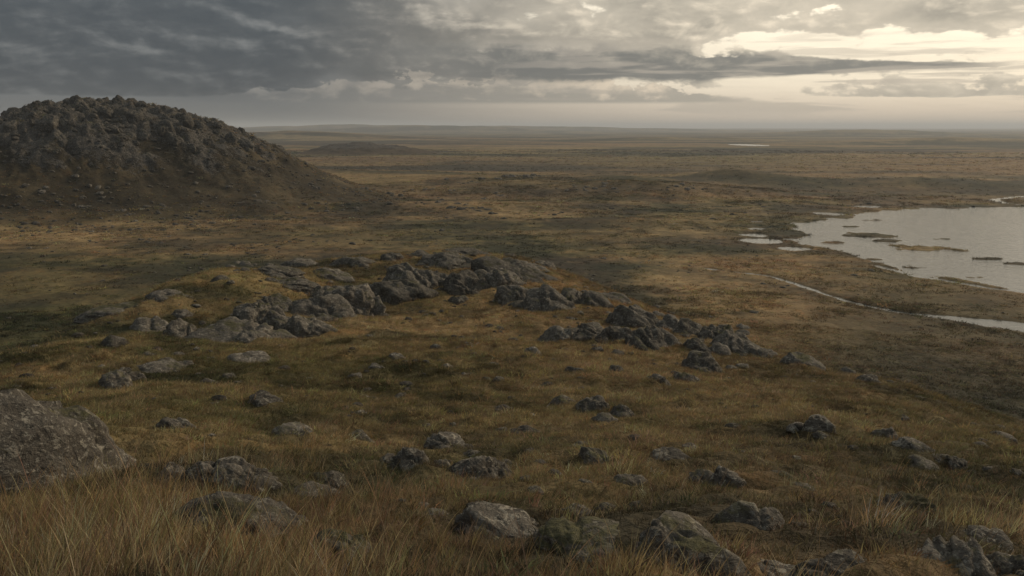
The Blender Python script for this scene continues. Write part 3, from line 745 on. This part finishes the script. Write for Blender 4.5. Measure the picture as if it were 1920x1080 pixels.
for a in (
    # ---- close to the camera
    ((-310, 754, 176, 968), 'huge grey-green lichened boulder at the picture\'s lower left edge above tall grass', dict(peak=0.0, facets=0, cracks=0, rough=0.9, depth=0.7, lobes=1, sink=0.08, prof=1.45, hk=1.25)),
    ((326, 912, 558, 1022), 'pale grey boulder with a deep cleft rising out of tall tawny grass', dict(peak=-0.35, cracks=3)),
    ((588, 1003, 690, 1056), 'small dark rounded rock half sunk in tall grass right of the cleft boulder', dict(peak=-0.1)),
    ((345, 850, 430, 905), 'brownish hump of rock, upper middle of three behind the cleft boulder', dict(peak=0.1)),
    ((385, 868, 502, 922), 'broad low brown rock, rightmost of three behind the cleft boulder', dict(peak=0.2)),
    ((288, 866, 356, 912), 'low dark rock, leftmost of three behind the cleft boulder', dict(peak=-0.2)),
    ((846, 934, 1058, 1034), 'long grey slab sloping down to the right beside the double boulder', dict(peak=-0.15, cracks=3)),
    ((1008, 972, 1222, 1066), 'flat-topped mossy boulder joined to the left of the big cracked dome', dict(mat=M_mossy, facets=11)),
    ((1172, 949, 1398, 1096), 'big cracked dome of grey lichened rock at the bottom edge', dict(peak=-0.3, cracks=3, rough=0.85)),
    ((1385, 1054, 1545, 1110), 'low grey whaleback rock cut by the bottom edge, left of its twin', dict(peak=0.1)),
    ((1500, 1042, 1645, 1106), 'low grey whaleback rock cut by the bottom edge, right of its twin', dict(peak=-0.2)),
    ((1724, 996, 1852, 1084), 'upright grey boulder with a notch near the lower right corner', dict(peak=-0.3, cracks=3)),
    ((1852, 1028, 1965, 1090), 'grey boulder in the extreme lower right corner', dict(peak=-0.2)),
    ((1342, 943, 1467, 1008), 'dark mossy boulder in grass up and right of the big cracked dome', dict(mat=M_mossy, peak=0.1)),
    ((1652, 918, 1757, 968), 'dark greenish boulder alone on the lower right slope', dict(mat=M_mossy, peak=-0.1)),
    ((1808, 990, 1884, 1024), 'low dark rock just right of the notched upright boulder', dict(peak=-0.1)),
    ((828, 840, 968, 910), 'flat pale slab tilted up to the right on the near slope', dict(peak=0.35, facets=12)),
    ((793, 804, 877, 846), 'pale wedge of rock just above the tilted flat slab', dict(peak=-0.15)),
    ((740, 842, 803, 882), 'small rough rock touching the left end of the tilted flat slab', dict()),
    ((706, 854, 746, 880), 'small smooth brown rock, outermost on the left of the tilted flat slab', dict()),
    ((804, 849, 846, 882), 'little yellow-green moss-covered rock wedged against the tilted flat slab', dict(mat=M_mossy)),
    ((1083, 832, 1148, 876), 'pale grey jagged stone on the slope right of the tilted flat slab', dict(peak=-0.3)),
    ((1033, 731, 1084, 764), 'left rock of the dark row below the knoll', dict(peak=-0.1)),
    ((1078, 737, 1148, 775), 'rounded middle rock of the dark row below the knoll', dict(peak=-0.05)),
    ((1143, 751, 1192, 788), 'right-hand rock of the dark row below the knoll', dict(peak=-0.25)),
    ((1108, 770, 1162, 797), 'low pale rock under the middle of the dark row below the knoll', dict()),
    ((512, 790, 592, 822), 'low wide grey rock in pale grass on the left slope', dict(peak=-0.1)),
    ((642, 803, 694, 828), 'low flat rock right of the wide one in pale grass', dict(peak=0.3)),
    ((468, 736, 524, 762), 'lone small grey cone of rock on the dark green slope', dict(peak=0.0)),
    ((583, 884, 652, 918), 'low whitish rock showing through brown grass above the cleft boulder', dict()),
    ((535, 908, 603, 934), 'weathered low rock close behind the right end of the cleft boulder', dict()),
    ((1290, 878, 1347, 914), 'sloping grey rock, left of a pair on the right slope', dict(peak=-0.2)),
    ((1335, 874, 1398, 918), 'sloping dark rock, right of a pair on the right slope', dict(peak=-0.25)),
    ((1152, 884, 1216, 916), 'pale low rock in the grass left of the sloping pair', dict()),
    ((1222, 841, 1292, 868), 'flat brownish rock above the sloping pair', dict()),
    ((1508, 784, 1562, 812), 'small grey rock at the upper end of the right slope', dict(peak=-0.1)),
    ((1636, 798, 1684, 824), 'small dark rock on the right slope above a low ledge', dict()),
    ((1680, 817, 1748, 849), 'low ledge of grey rock on the right slope', dict(peak=-0.3)),
    ((1763, 857, 1808, 882), 'small rounded rock below the low ledge on the right slope', dict()),
    ((1050, 947, 1118, 980), 'low brown rock behind the flat-topped mossy boulder', dict()),
    ((958, 794, 1012, 815), 'thin grey rock between the tilted slab and the dark row', dict()),
    ((298, 778, 358, 808), 'dim small rock on the dark green slope above the brown rocks', dict()),
    ((248, 674, 328, 704), 'widest rock of the little group below the left end of the knoll', dict(peak=0.2)),
    ((230, 698, 272, 719), 'small round rock under the widest one of the left group', dict()),
    ((192, 706, 242, 733), 'lowest left rock of the little group below the knoll', dict()),
    ((328, 671, 362, 690), 'pale stone at the right of the little left group', dict()),
    ((438, 660, 494, 684), 'small rough rock just below the left outcrop', dict()),
    # ---- the outcrop along the knoll, left wing
    ((366, 594, 518, 652), 'long dark rock ramp forming the left end of the knoll outcrop', dict(peak=0.55, cracks=3)),
    ((450, 572, 524, 620), 'rounded block on top of the ramp at the knoll\'s left end', dict(peak=0.1)),
    ((446, 612, 514, 644), 'low block wedged under the rounded one at the knoll\'s left end', dict()),
    ((505, 576, 576, 632), 'smooth upright boulder in the middle of the left wing of the outcrop', dict(peak=-0.1, cracks=1)),
    ((548, 588, 620, 637), 'dome-shaped boulder at the foot of the left wing of the outcrop', dict(peak=-0.1, cracks=1)),
    ((553, 556, 648, 606), 'sloping block below the highest crag of the left wing', dict(peak=-0.1)),
    ((610, 522, 704, 596), 'highest grey-green crag of the outcrop\'s left wing', dict(peak=-0.15, cracks=3)),
    ((585, 538, 632, 570), 'small shoulder rock left of the left wing\'s highest crag', dict()),
    ((318, 596, 380, 640), 'separate blocky boulder left of the dark ramp', dict(facets=11)),
    ((258, 597, 308, 624), 'small grey boulder left of the separate blocky one', dict()),
    ((482, 558, 540, 585), 'grassy-topped low rock behind the rounded block', dict(mat=M_mossy)),
    # ---- crown of the knoll
    ((698, 527, 798, 570), 'flat-fronted boulder at the left foot of the knoll\'s crown', dict(facets=12)),
    ((728, 498, 806, 552), 'leaning grey boulder, leftmost in the knoll\'s crown', dict(peak=0.1)),
    ((786, 490, 850, 545), 'rounded boulder second from the left in the knoll\'s crown', dict(peak=0.0, cracks=1)),
    ((840, 502, 910, 558), 'tall boulder with a dark cleft at its left, centre of the crown', dict(peak=-0.2)),
    ((878, 500, 926, 538), 'small egg-shaped boulder right of the crown\'s central one', dict(peak=-0.1, cracks=0)),
    ((916, 506, 976, 545), 'rounded boulder behind the egg-shaped one in the crown', dict(peak=-0.2)),
    ((895, 486, 996, 528), 'long back ridge of rock topping the knoll\'s crown', dict(peak=-0.15, cracks=3)),
    ((800, 478, 872, 506), 'mossy rock behind the crown\'s rounded boulders', dict(mat=M_mossy)),
    ((936, 532, 996, 574), 'low rounded boulder just left of the crown\'s right end', dict(peak=0.1)),
    ((992, 527, 1062, 590), 'bulky split boulder at the right end of the crown', dict(peak=-0.1, cracks=3)),
    ((960, 562, 1012, 580), 'flat rock at the foot of the crown\'s right end', dict()),
    ((840, 556, 880, 573), 'low stones-coloured rock in grass under the crown\'s centre', dict()),
    # ---- behind the crown
    ((714, 474, 758, 493), 'pointed rock left on the skyline behind the crown', dict()),
    ((768, 467, 808, 484), 'pointed rock right on the skyline behind the crown', dict()),
    ((638, 479, 694, 497), 'low dark rock left of the two pointed skyline rocks', dict()),
    ((538, 483, 594, 500), 'dark hump of rock on the far left rim of the knoll', dict()),
    ((585, 503, 644, 527), 'grassy ledge of rock between the left wing and the rim', dict(mat=M_mossy)),
    ((484, 505, 548, 523), 'flat dark ledge on the left rim of the knoll', dict()),
    ((396, 511, 434, 526), 'small dark rock farthest left on the knoll\'s rim', dict()),
    ((524, 526, 584, 548), 'thin pale ledge left of the left wing\'s highest crag', dict()),
    ((830, 461, 912, 482), 'dark flat ridge of rock behind the crown', dict()),
    ((938, 484, 1002, 502), 'rock rib right behind the crown', dict()),
    ((1000, 486, 1042, 501), 'short pale rib farther right behind the crown', dict()),
    # ---- right wing
    ((1147, 556, 1232, 620), 'large rounded boulder, highest in the right wing of the outcrop', dict(peak=-0.1, cracks=2)),
    ((1222, 570, 1248, 596), 'small upright knob of rock on the right wing\'s edge', dict(flat=0.8)),
    ((1116, 543, 1170, 564), 'dark low ledge above the right wing\'s rounded boulder', dict()),
    ((1056, 538, 1134, 578), 'long mossy rib descending right of the split boulder', dict(mat=M_mossy, peak=-0.4)),
    ((1030, 608, 1098, 641), 'dark rounded rock at the left of the right wing', dict(peak=-0.1)),
    ((1076, 603, 1134, 640), 'peaked rock second from the left in the right wing', dict(peak=-0.2)),
    ((1124, 603, 1180, 645), 'leaning rock third from the left in the right wing', dict(peak=-0.3)),
    ((1186, 614, 1264, 664), 'broad shelving rock below the right wing\'s rounded boulder', dict(peak=-0.3, cracks=3)),
    ((1230, 590, 1282, 626), 'dark block right of the small upright knob', dict(peak=-0.2)),
    ((1268, 594, 1324, 634), 'rough crest of rock in the middle of the right wing', dict(peak=-0.2)),
    ((1282, 628, 1324, 662), 'rounded rock with pale top below the rough crest', dict()),
    ((1318, 602, 1398, 650), 'dark upper block of the right wing\'s last crag', dict(peak=-0.3)),
    ((1342, 622, 1426, 672), 'large sloping front block of the right wing\'s last crag', dict(peak=-0.35)),
    ((1284, 658, 1344, 702), 'separate ochre-spotted boulder below the right wing', dict(peak=-0.15)),
    ((1328, 640, 1368, 668), 'small block between the ochre-spotted boulder and the last crag', dict()),
    ((1474, 659, 1528, 688), 'low grey rock on the ridge right of the last crag', dict(peak=-0.2)),
    ((1418, 654, 1456, 672), 'small pale rock touching the right of the last crag', dict()),
    ((1578, 684, 1604, 703), 'small dark stone far down the right ridge', dict()),
    ((1606, 703, 1644, 721), 'last dark rock far down the right ridge', dict()),
    ((1058, 683, 1096, 701), 'small dark stone in tawny grass left of the pale-edged one', dict()),
    ((1143, 682, 1173, 700), 'small pale-edged stone in tawny grass under the right wing', dict()),
    ((1212, 699, 1254, 718), 'flat stone, left of two below the ochre-spotted boulder', dict()),
    ((1262, 697, 1308, 718), 'flat stone, right of two below the ochre-spotted boulder', dict()),
    ((983, 649, 1014, 666), 'small pale stone in the tawny grass below the crown', dict()),
    ((176, 568, 262, 593), 'dark heathery rock on the knoll\'s far left flank', dict(mat=M_mossy)),
    ((288, 544, 334, 560), 'small rock on the left flank above the dark heathery one', dict()),
    ((198, 631, 238, 652), 'dark mossy hump left of the separate blocky boulder', dict(mat=M_mossy)),
):
    nm = 'slab' if 'slab' in a[1] or 'ledge' in a[1] else 'rock' if 'rock' in a[1].split(' on ')[0] or 'stone' in a[1] else 'boulder'
    bx_ = a[0]
    if bx_[3] < 710 and bx_[2] - bx_[0] > 45:              # outcrop rocks run into one another
        ew = 0.20 * (bx_[2] - bx_[0]); bx_ = (bx_[0] - ew, bx_[1] - 0.05 * (bx_[3] - bx_[1]), bx_[2] + ew, bx_[3] + 0.03 * (bx_[3] - bx_[1]))
    if bx_[1] > 780: bx_ = (bx_[0], bx_[1] - 0.06 * (bx_[3] - bx_[1]), bx_[2], bx_[3])
    boulder(bx_, a[1], nm, cat='rock' if nm != 'boulder' else 'boulder', yaw=random.uniform(-0.15, 0.15), **a[2])

# small stones that nothing tells apart, by stretch of ground
def stones(n, x0, y0, x1, y1, wmin, wmax, label, group):
    for i in range(n):
        w = wmin * (wmax / wmin) ** rng.random(); px = rng.uniform(x0, x1); py = rng.uniform(y0, y1)
        boulder((px, py, px + w, py + w * rng.uniform(0.32, 0.5)), label, 'stone', group=group, cat='stone', cracks=1, facets=8)
stones(26, 1380, 780, 1900, 1000, 16, 42, 'small grey stone lying in the dark heath of the right slope', 'stones on the right slope')
stones(18, 640, 640, 1000, 800, 14, 30, 'small stone in the green turf below the knoll\'s crown', 'stones below the crown')
stones(16, 150, 560, 480, 760, 14, 30, 'small stone on the slope round the outcrop\'s left end', 'stones by the left outcrop')
stones(18, 960, 560, 1420, 690, 12, 26, 'small stone strewn among the right wing\'s rocks', 'stones of the right wing')
stones(16, 420, 480, 1040, 520, 12, 26, 'small stone on the rim behind the crown', 'stones on the rim')
stones(18, 700, 800, 1300, 960, 16, 38, 'small pale stone in the near slope\'s rough grass', 'stones in the near grass')

# ================================================================== boulders of the rocky hill and the plain
PROTO = []
for i in range(10):
    p, f = rock_shape(4, 900 + i, 9 + i % 4, 3, rng.uniform(-0.3, 0.3), 1.1)
    me_o = mesh_obj('crag_boulder', p, f, M_crag); PROTO.append(me_o.data); bpy.data.objects.remove(me_o)
PENDING = []
def plain_boulder(x, y, a, b, c, name, label, group, cat, sink=0.0, mat=None):
    o = bpy.data.objects.new(name, PROTO[rng.integers(len(PROTO))]); COL.objects.link(o)
    PENDING.append((o, x, y, sink * c)); o.scale = (a, b, c)
    o.rotation_euler = (rng.normal(0, 0.12), rng.normal(0, 0.12), rng.uniform(0, 6.28)) if name == 'plain_boulder' else (rng.normal(-0.1, 0.2), rng.normal(0.25, 0.2), rng.normal(-0.9, 0.35)); tag(o, label, cat, group)
    if name == 'plain_boulder': o.material_slots[0].link = 'OBJECT'; o.material_slots[0].material = M_plain
    return o
cand = []
while len(cand) < 5000:
    x = HX + rng.uniform(-60, 150); y = HY + rng.uniform(-150, 25)
    cand.append((x, y))
cand = np.array(cand); cz_, cq_ = hill_z(cand[:, 0], cand[:, 1])
dens = sstep(118, 55, cq_ + 30 * fbm2(cand[:, 0] / 24, cand[:, 1] / 18, 403, 3))
taken = []
for i in range(len(cand)):
    if len(taken) >= 230: break
    if rng.random() > dens[i] ** 1.5: continue
    x, y = cand[i]; a = rng.lognormal(0.85, 0.6); a = min(max(a, 0.9), 8.0)
    if any((x - tx) ** 2 + (y - ty) ** 2 < (0.62 * (a + ta)) ** 2 for tx, ty, ta in taken): continue
    taken.append((x, y, a))
    big = 'large' if a > 3.6 else 'small' if a < 1.9 else 'middling'
    if cz_[i] > 54 and x < HX - 18: lb, gp = big + ' grey boulder on the left end of the dark hill\'s broken crest', big + ' boulders on the crest\'s left end'
    elif cz_[i] > 54 and x < HX + 22: lb, gp = big + ' grey boulder on the middle of the dark hill\'s broken crest', big + ' boulders on the crest\'s middle'
    elif cz_[i] > 54: lb, gp = big + ' grey boulder where the dark hill\'s crest begins to fall to the right', big + ' boulders on the crest\'s right end'
    elif x > HX + 62: lb, gp = big + ' grey boulder in the crags of the dark hill\'s right shoulder', big + ' boulders on the hill\'s right shoulder'
    else: lb, gp = big + ' grey boulder in the crags on the front of the dark hill', big + ' boulders on the hill front'
    plain_boulder(x, y, a * 1.35, a * rng.uniform(0.6, 0.95), a * rng.uniform(0.7, 1.15), 'crag_boulder', lb, gp, 'boulder', 0.45)
def spread(n, px0, py0, px1, py1, smin, smax, label, group, clump=4, spreadm=9):
    k = 0
    while k < n:
        cx_, cy_, *_ = hit(rng.uniform(px0, px1), rng.uniform(py0, py1))
        for _ in range(min(clump, n - k)):
            x, y = cx_ + rng.normal(0, spreadm), cy_ + rng.normal(0, spreadm * 0.8); s = smin * (smax / smin) ** rng.random()
            plain_boulder(x, y, s, s * rng.uniform(0.7, 1.1), s * rng.uniform(0.4, 0.7), 'plain_boulder', label, group, 'boulder', 0.3); k += 1
spread(40, 20, 330, 620, 385, 0.7, 2.2, 'scattered boulder on the grassy lower slope of the dark hill', 'boulders on the hill\'s lower slope')
spread(40, 60, 425, 620, 480, 0.4, 1.4, 'low boulder strewn on the valley floor in front of the dark hill', 'boulders on the valley floor')
spread(36, 930, 324, 1020, 338, 0.9, 3.0, 'boulder of the farthest stony ridge beyond the valley, right of the dark hill', 'boulders of the farthest stony ridge', 12, 9)
spread(36, 800, 340, 1000, 385, 0.8, 2.6, 'boulder of the low stony rise between the dark hill and the knoll\'s crown', 'boulders of the low stony rise', 9, 9)
spread(30, 1060, 334, 1290, 372, 0.8, 2.4, 'boulder of the thin stony ridge above the golden flat', 'boulders of the thin stony ridge', 10, 8)
spread(16, 870, 388, 930, 402, 0.6, 1.8, 'boulder in the small pile on the valley floor behind the crown', 'boulders of the small valley pile', 8, 4)
spread(26, 980, 480, 1330, 515, 0.4, 1.0, 'pale stone scattered on the tawny flat behind the knoll', 'stones behind the knoll', 6, 5)
_pz = land_z([q[1] for q in PENDING], [q[2] for q in PENDING])
for (o, x, y, dn), z in zip(PENDING, _pz): o.location = (x, y, z - dn)

# ================================================================== grass
def tuft(name, blades, hgt, spr, width, lean, seed, segs=3, wind=(0.25, -0.1)):
    rg = np.random.default_rng(seed); vs, fs = [], []
    for b in range(blades):
        a = rg.uniform(0, 6.283); rr = spr * math.sqrt(rg.random()); bx, by = rr * math.cos(a), rr * math.sin(a)
        h = hgt * rg.uniform(0.55, 1.15); la = a + rg.normal(0, 0.8); ln = abs(rg.normal(lean, lean * 0.5))
        lx, ly = math.cos(la) * ln + wind[0] * rg.uniform(0.4, 1.4), math.sin(la) * ln + wind[1] * rg.uniform(0.4, 1.4)
        wa = rg.uniform(0, 3.14); wx, wy = math.cos(wa) * width / 2, math.sin(wa) * width / 2
        i0 = len(vs)
        for s in range(segs):
            u = s / segs; k = u ** 1.7; w = 1 - 0.6 * u
            cx, cy, cz = bx + lx * h * k, by + ly * h * k, h * (u - 0.18 * k * (lx * lx + ly * ly)) - 0.04
            vs += [(cx - wx * w, cy - wy * w, cz), (cx + wx * w, cy + wy * w, cz)]
            if s: fs += [(i0 + 2 * s - 2, i0 + 2 * s - 1, i0 + 2 * s + 1), (i0 + 2 * s - 2, i0 + 2 * s + 1, i0 + 2 * s)]
        k = 1.0; vs.append((bx + lx * h, by + ly * h, h * (1 - 0.18 * (lx * lx + ly * ly)) - 0.04))
        fs.append((i0 + 2 * segs - 2, i0 + 2 * segs - 1, i0 + 2 * segs))
    me = bpy.data.meshes.new(name); me.from_pydata(vs, [], fs); me.materials.append(M_grass)
    return bpy.data.objects.new(name, me)
M_grass, tt, p_, o_ = material('grass_blades')
gc = attr(tt, 'tint', 'INSTANCER'); P, gm = pos_of(tt)
nv = noise(tt, P, 14.0, 3, 0.6); vv = (nv - 0.5) * 1.4 + 1.0
gc = mixc(tt, 1.0, gc, xyz(tt, vv, vv, vv), 'MULTIPLY')
tt.links.new(gc.k, p_.inputs['Base Color'])
tr = tt.nodes.new('ShaderNodeBsdfTranslucent'); tt.links.new(gc.k, tr.inputs[0]); mxs = tt.nodes.new('ShaderNodeMixShader'); mxs.inputs[0].default_value = 0.35
tt.links.new(p_.outputs[0], mxs.inputs[1]); tt.links.new(tr.outputs[0], mxs.inputs[2]); tt.links.new(mxs.outputs[0], o_.inputs[0])

def scatter(name, pts, rotz, scl, col, pick, tufts, label):
    me = bpy.data.meshes.new(name); me.vertices.add(len(pts)); me.vertices.foreach_set('co', pts.astype(np.float32).ravel())
    rot = np.zeros((len(pts), 3), np.float32); rot[:, 2] = rotz
    a = me.attributes.new('rot', 'FLOAT_VECTOR', 'POINT'); a.data.foreach_set('vector', rot.ravel())
    a = me.attributes.new('scl', 'FLOAT_VECTOR', 'POINT'); a.data.foreach_set('vector', scl.astype(np.float32).ravel())
    a = me.attributes.new('pick', 'INT', 'POINT'); a.data.foreach_set('value', pick.astype(np.int32))
    set_col(me, 'tint', col)
    o = bpy.data.objects.new(name, me); COL.objects.link(o)
    cl = bpy.data.collections.new(name + '_tufts')
    for q in tufts: cl.objects.link(q)
    gt = bpy.data.node_groups.new(name, 'GeometryNodeTree')
    gt.interface.new_socket('Geometry', in_out='INPUT', socket_type='NodeSocketGeometry'); gt.interface.new_socket('Geometry', in_out='OUTPUT', socket_type='NodeSocketGeometry')
    gi = gt.nodes.new('NodeGroupInput'); go = gt.nodes.new('NodeGroupOutput')
    ip = gt.nodes.new('GeometryNodeInstanceOnPoints'); ci = gt.nodes.new('GeometryNodeCollectionInfo'); ci.inputs['Collection'].default_value = cl
    ci.inputs['Separate Children'].default_value = True; ci.inputs['Reset Children'].default_value = True
    ip.inputs['Pick Instance'].default_value = True
    def na(nm, typ):
        n = gt.nodes.new('GeometryNodeInputNamedAttribute'); n.data_type = typ; n.inputs['Name'].default_value = nm; return n.outputs['Attribute']
    gt.links.new(gi.outputs[0], ip.inputs['Points']); gt.links.new(ci.outputs[0], ip.inputs['Instance'])
    gt.links.new(na('pick', 'INT'), ip.inputs['Instance Index']); gt.links.new(na('scl', 'FLOAT_VECTOR'), ip.inputs['Scale'])
    er = gt.nodes.new('FunctionNodeEulerToRotation'); gt.links.new(na('rot', 'FLOAT_VECTOR'), er.inputs[0]); gt.links.new(er.outputs[0], ip.inputs['Rotation'])
    gt.links.new(ip.outputs[0], go.inputs[0])
    md = o.modifiers.new('tufts', 'NODES'); md.node_group = gt
    tag(o, label, kind='stuff'); return o

RX = np.array(ROCK_XY)
def sector(n, r0, r1, half=34.5, power=1.0):
    u = rng.random(n); r = np.sqrt(r0 * r0 + u ** power * (r1 * r1 - r0 * r0)); a = np.radians(rng.uniform(-half, half, n))
    return r * np.sin(a), r * np.cos(a), r
def clear_of_rocks(x, y, k=0.72):
    ok = np.ones(len(x), bool)
    for rx, ry, ra in RX:
        if ra > 0.25: ok &= (x - rx) ** 2 + (y - ry) ** 2 > (ra * k) ** 2
    return ok
def jitter(col, s):
    n = len(col); return np.clip(col * np.array((1.30, 1.35, 1.36)) * np.exp(rng.normal(0, s, (n, 1))) * np.exp(rng.normal(0, 0.10, (n, 3))), 0.004, 0.5)
STRAW = np.array((0.34, 0.250, 0.138)); STRAW2 = np.array((0.23, 0.150, 0.078))

# tall straw-coloured grass close to the camera
x, y, r = sector(24000, 3.6, 15.5, 48)
nz = fbm2(x / 2.2, y / 2.2, 501, 3)
keep = clear_of_rocks(x, y, 1.0) & (rng.random(len(x)) < np.clip(0.72 - sstep(8.0, 13.0, r) * 0.85 + 1.0 * nz - sstep(-1.5, 4, x) * 0.62, 0.02, 1))
x, y, r = x[keep], y[keep], r[keep]; nz = nz[keep]
pts = np.stack([x, y, land_z(x, y)], 1)
cb = cover(x, y); k = np.clip(0.62 + 0.5 * fbm2(x / 1.4, y / 1.4, 503, 3), 0, 1)[:, None]; k3 = rng.random((len(x), 1))
col = jitter(cb * (1 - k) + (STRAW * k3 + STRAW2 * (1 - k3)) * k, 0.42)
s = np.clip(rng.lognormal(0, 0.25, len(x)) * (0.85 + 0.35 * nz), 0.4, 1.6)
tall = [tuft('tall_tuft', 11, 0.28, 0.08, 0.0060, 0.45, 600 + i, 4) for i in range(3)] + [tuft('tall_tuft', 5, 0.46, 0.07, 0.0055, 0.35, 610 + i, 5) for i in range(2)] + [tuft('tall_tuft', 14, 0.20, 0.12, 0.0075, 0.95, 615, 3)]
scatter('tall_grass', pts, rng.uniform(-0.9, 0.9, len(x)), np.stack([s, s, s * rng.uniform(0.8, 1.2, len(x))], 1), col, rng.integers(0, 6, len(x)), tall, 'tall straw-coloured grass waving along the bottom of the picture')

# rough tussocks over the slope and knoll
x, y, r = sector(150000, 6.0, 105.0, 35, 1.0)
x2, y2, r2 = sector(72000, 4.0, 45.0, 43); x3, y3, r3 = sector(90000, 100.0, 200.0, 35)
x = np.concatenate([x, x2, x3]); y = np.concatenate([y, y2, y3]); r = np.concatenate([r, r2, r3])
keep = clear_of_rocks(x, y, 0.7); x, y, r = x[keep], y[keep], r[keep]
pts = np.stack([x, y, land_z(x, y)], 1)
cb = cover(x, y); lum = cb.sum(1); mot = fbm2(x / 0.9, y / 0.9, 541, 3); cb = cb * (1 + 1.0 * mot)[:, None]
pale = (rng.random(len(x)) < 0.06 + 0.35 * sstep(0.12, 0.34, lum) + 0.35 * sstep(0.15, 0.6, mot))
col = jitter(cb * 1.15, 0.40); col[pale] = jitter(cb[pale] * 0.5 + np.array((0.23, 0.172, 0.098)) * 0.5, 0.3)
s = np.clip(rng.lognormal(0, 0.35, len(x)), 0.35, 2.2) * (0.62 + 0.18 * sstep(12, 30, r) + 0.4 * sstep(30, 80, r) + 0.5 * sstep(100, 180, r)) * (1 + 0.5 * mot)
hs = np.where(pale, rng.uniform(0.9, 1.4, len(x)), rng.uniform(0.55, 1.1, len(x)))
mid_t = [tuft('tussock', 18, 0.17, 0.16, 0.011, 0.75, 640 + i, 2) for i in range(4)] + [tuft('tussock', 22, 0.12, 0.20, 0.016, 1.0, 650 + i, 2) for i in range(4)]
scatter('tussock_grass', pts, rng.uniform(-1.2, 1.2, len(x)), np.stack([s, s, s * hs], 1), col, rng.integers(0, 8, len(x)), mid_t, 'short rough tussock grass and heath covering the slope and knoll')

# heath clumps over the valley floor
x, y, r = sector(130000, 95.0, 620.0, 34.5, 1.25)
x2, y2, r2 = sector(70000, 88.0, 240.0, 35, 1.0); x3, y3, r3 = sector(60000, 500.0, 1700.0, 34, 1.3)
x = np.concatenate([x, x2, x3]); y = np.concatenate([y, y2, y3]); r = np.concatenate([r, r2, r3])
pts = np.stack([x, y, land_z(x, y)], 1)
cn = fbm2(x / 9, y / 6, 521, 3) + 0.6 * fbm2(x / 40, y / 20, 523, 2)
keep = (pts[:, 2] > 0.08) & (rng.random(len(x)) < np.clip(0.35 + 0.9 * cn, 0.03, 1)); x, y, r, pts = x[keep], y[keep], r[keep], pts[keep]
col = jitter(cover(x, y), 0.45)
s = np.clip(rng.lognormal(0, 0.4, len(x)), 0.4, 2.5) * (0.75 + r / 450)
clump = [tuft('heath_clump', 12, 0.34, 0.42, 0.10, 0.9, 700 + i, 1) for i in range(6)]
scatter('heath_clumps', pts, rng.uniform(0, 6.28, len(x)), np.stack([s * 1.2, s, s * rng.uniform(0.5, 1.0, len(x))], 1), col, rng.integers(0, 6, len(x)), clump, 'low heath and sedge clumps dotting the valley floor')

# loose stones too many and too small to count
x, y, r = sector(9000, 14.0, 560.0, 34, 1.0)
cn = fbm2(x / 30, y / 22, 531, 4) + 0.5 * fbm2(x / 7, y / 7, 533, 2)
on_h = np.hypot(x - HX, y - HY) < 190
keep = rng.random(len(x)) < np.where(on_h, 0.65 + cn, np.clip(0.9 * cn - 0.1, 0, 1)); x, y, r = x[keep], y[keep], r[keep]
x2, y2, r2 = sector(2600, 9.0, 100.0, 34, 0.8); x = np.concatenate([x, x2]); y = np.concatenate([y, y2]); r = np.concatenate([r, r2])
pts = np.stack([x, y, land_z(x, y)], 1); keep = pts[:, 2] > 0.3; x, y, r, pts = x[keep], y[keep], r[keep], pts[keep]
s = np.clip(rng.lognormal(0, 0.5, len(x)), 0.4, 2.6) * (0.05 + 0.0013 * r)
small = []
for i in range(6):
    p, f = rock_shape(2, 960 + i, 8, 1, 0.0, 1.1)
    me_o = mesh_obj('loose_stone', p, f, M_crag); small.append(me_o); COL.objects.unlink(me_o)
scatter('loose_stones', pts, rng.uniform(0, 6.28, len(x)), np.stack([s, s * 0.8, s * rng.uniform(0.35, 0.75, len(x))], 1), np.ones((len(x), 3)), rng.integers(0, 6, len(x)), small, 'loose small stones littering the slopes')

# ================================================================== air
lo, hi, ext = -4.0, 150.0, 46000.0
hv_ = [(sx * ext, sy * ext, z) for z in (lo, hi) for sx, sy in ((-1, -1), (1, -1), (1, 1), (-1, 1))]
hf = [(0, 3, 2, 1), (4, 5, 6, 7), (0, 1, 5, 4), (1, 2, 6, 5), (2, 3, 7, 6), (3, 0, 4, 7)]
M_haze = bpy.data.materials.new('thin_haze'); M_haze.use_nodes = True; ht = M_haze.node_tree; ht.nodes.clear()
ho = ht.nodes.new('ShaderNodeOutputMaterial'); hp = ht.nodes.new('ShaderNodeVolumePrincipled'); ht.links.new(hp.outputs[0], ho.inputs['Volume'])
hp.inputs['Color'].default_value = (0.86, 0.90, 0.95, 1); hp.inputs['Density'].default_value = 0.000095; hp.inputs['Anisotropy'].default_value = 0.2
haze = mesh_obj('haze', hv_, hf, M_haze, smooth=False)
tag(haze, 'thin pale haze over the plain', kind='stuff')
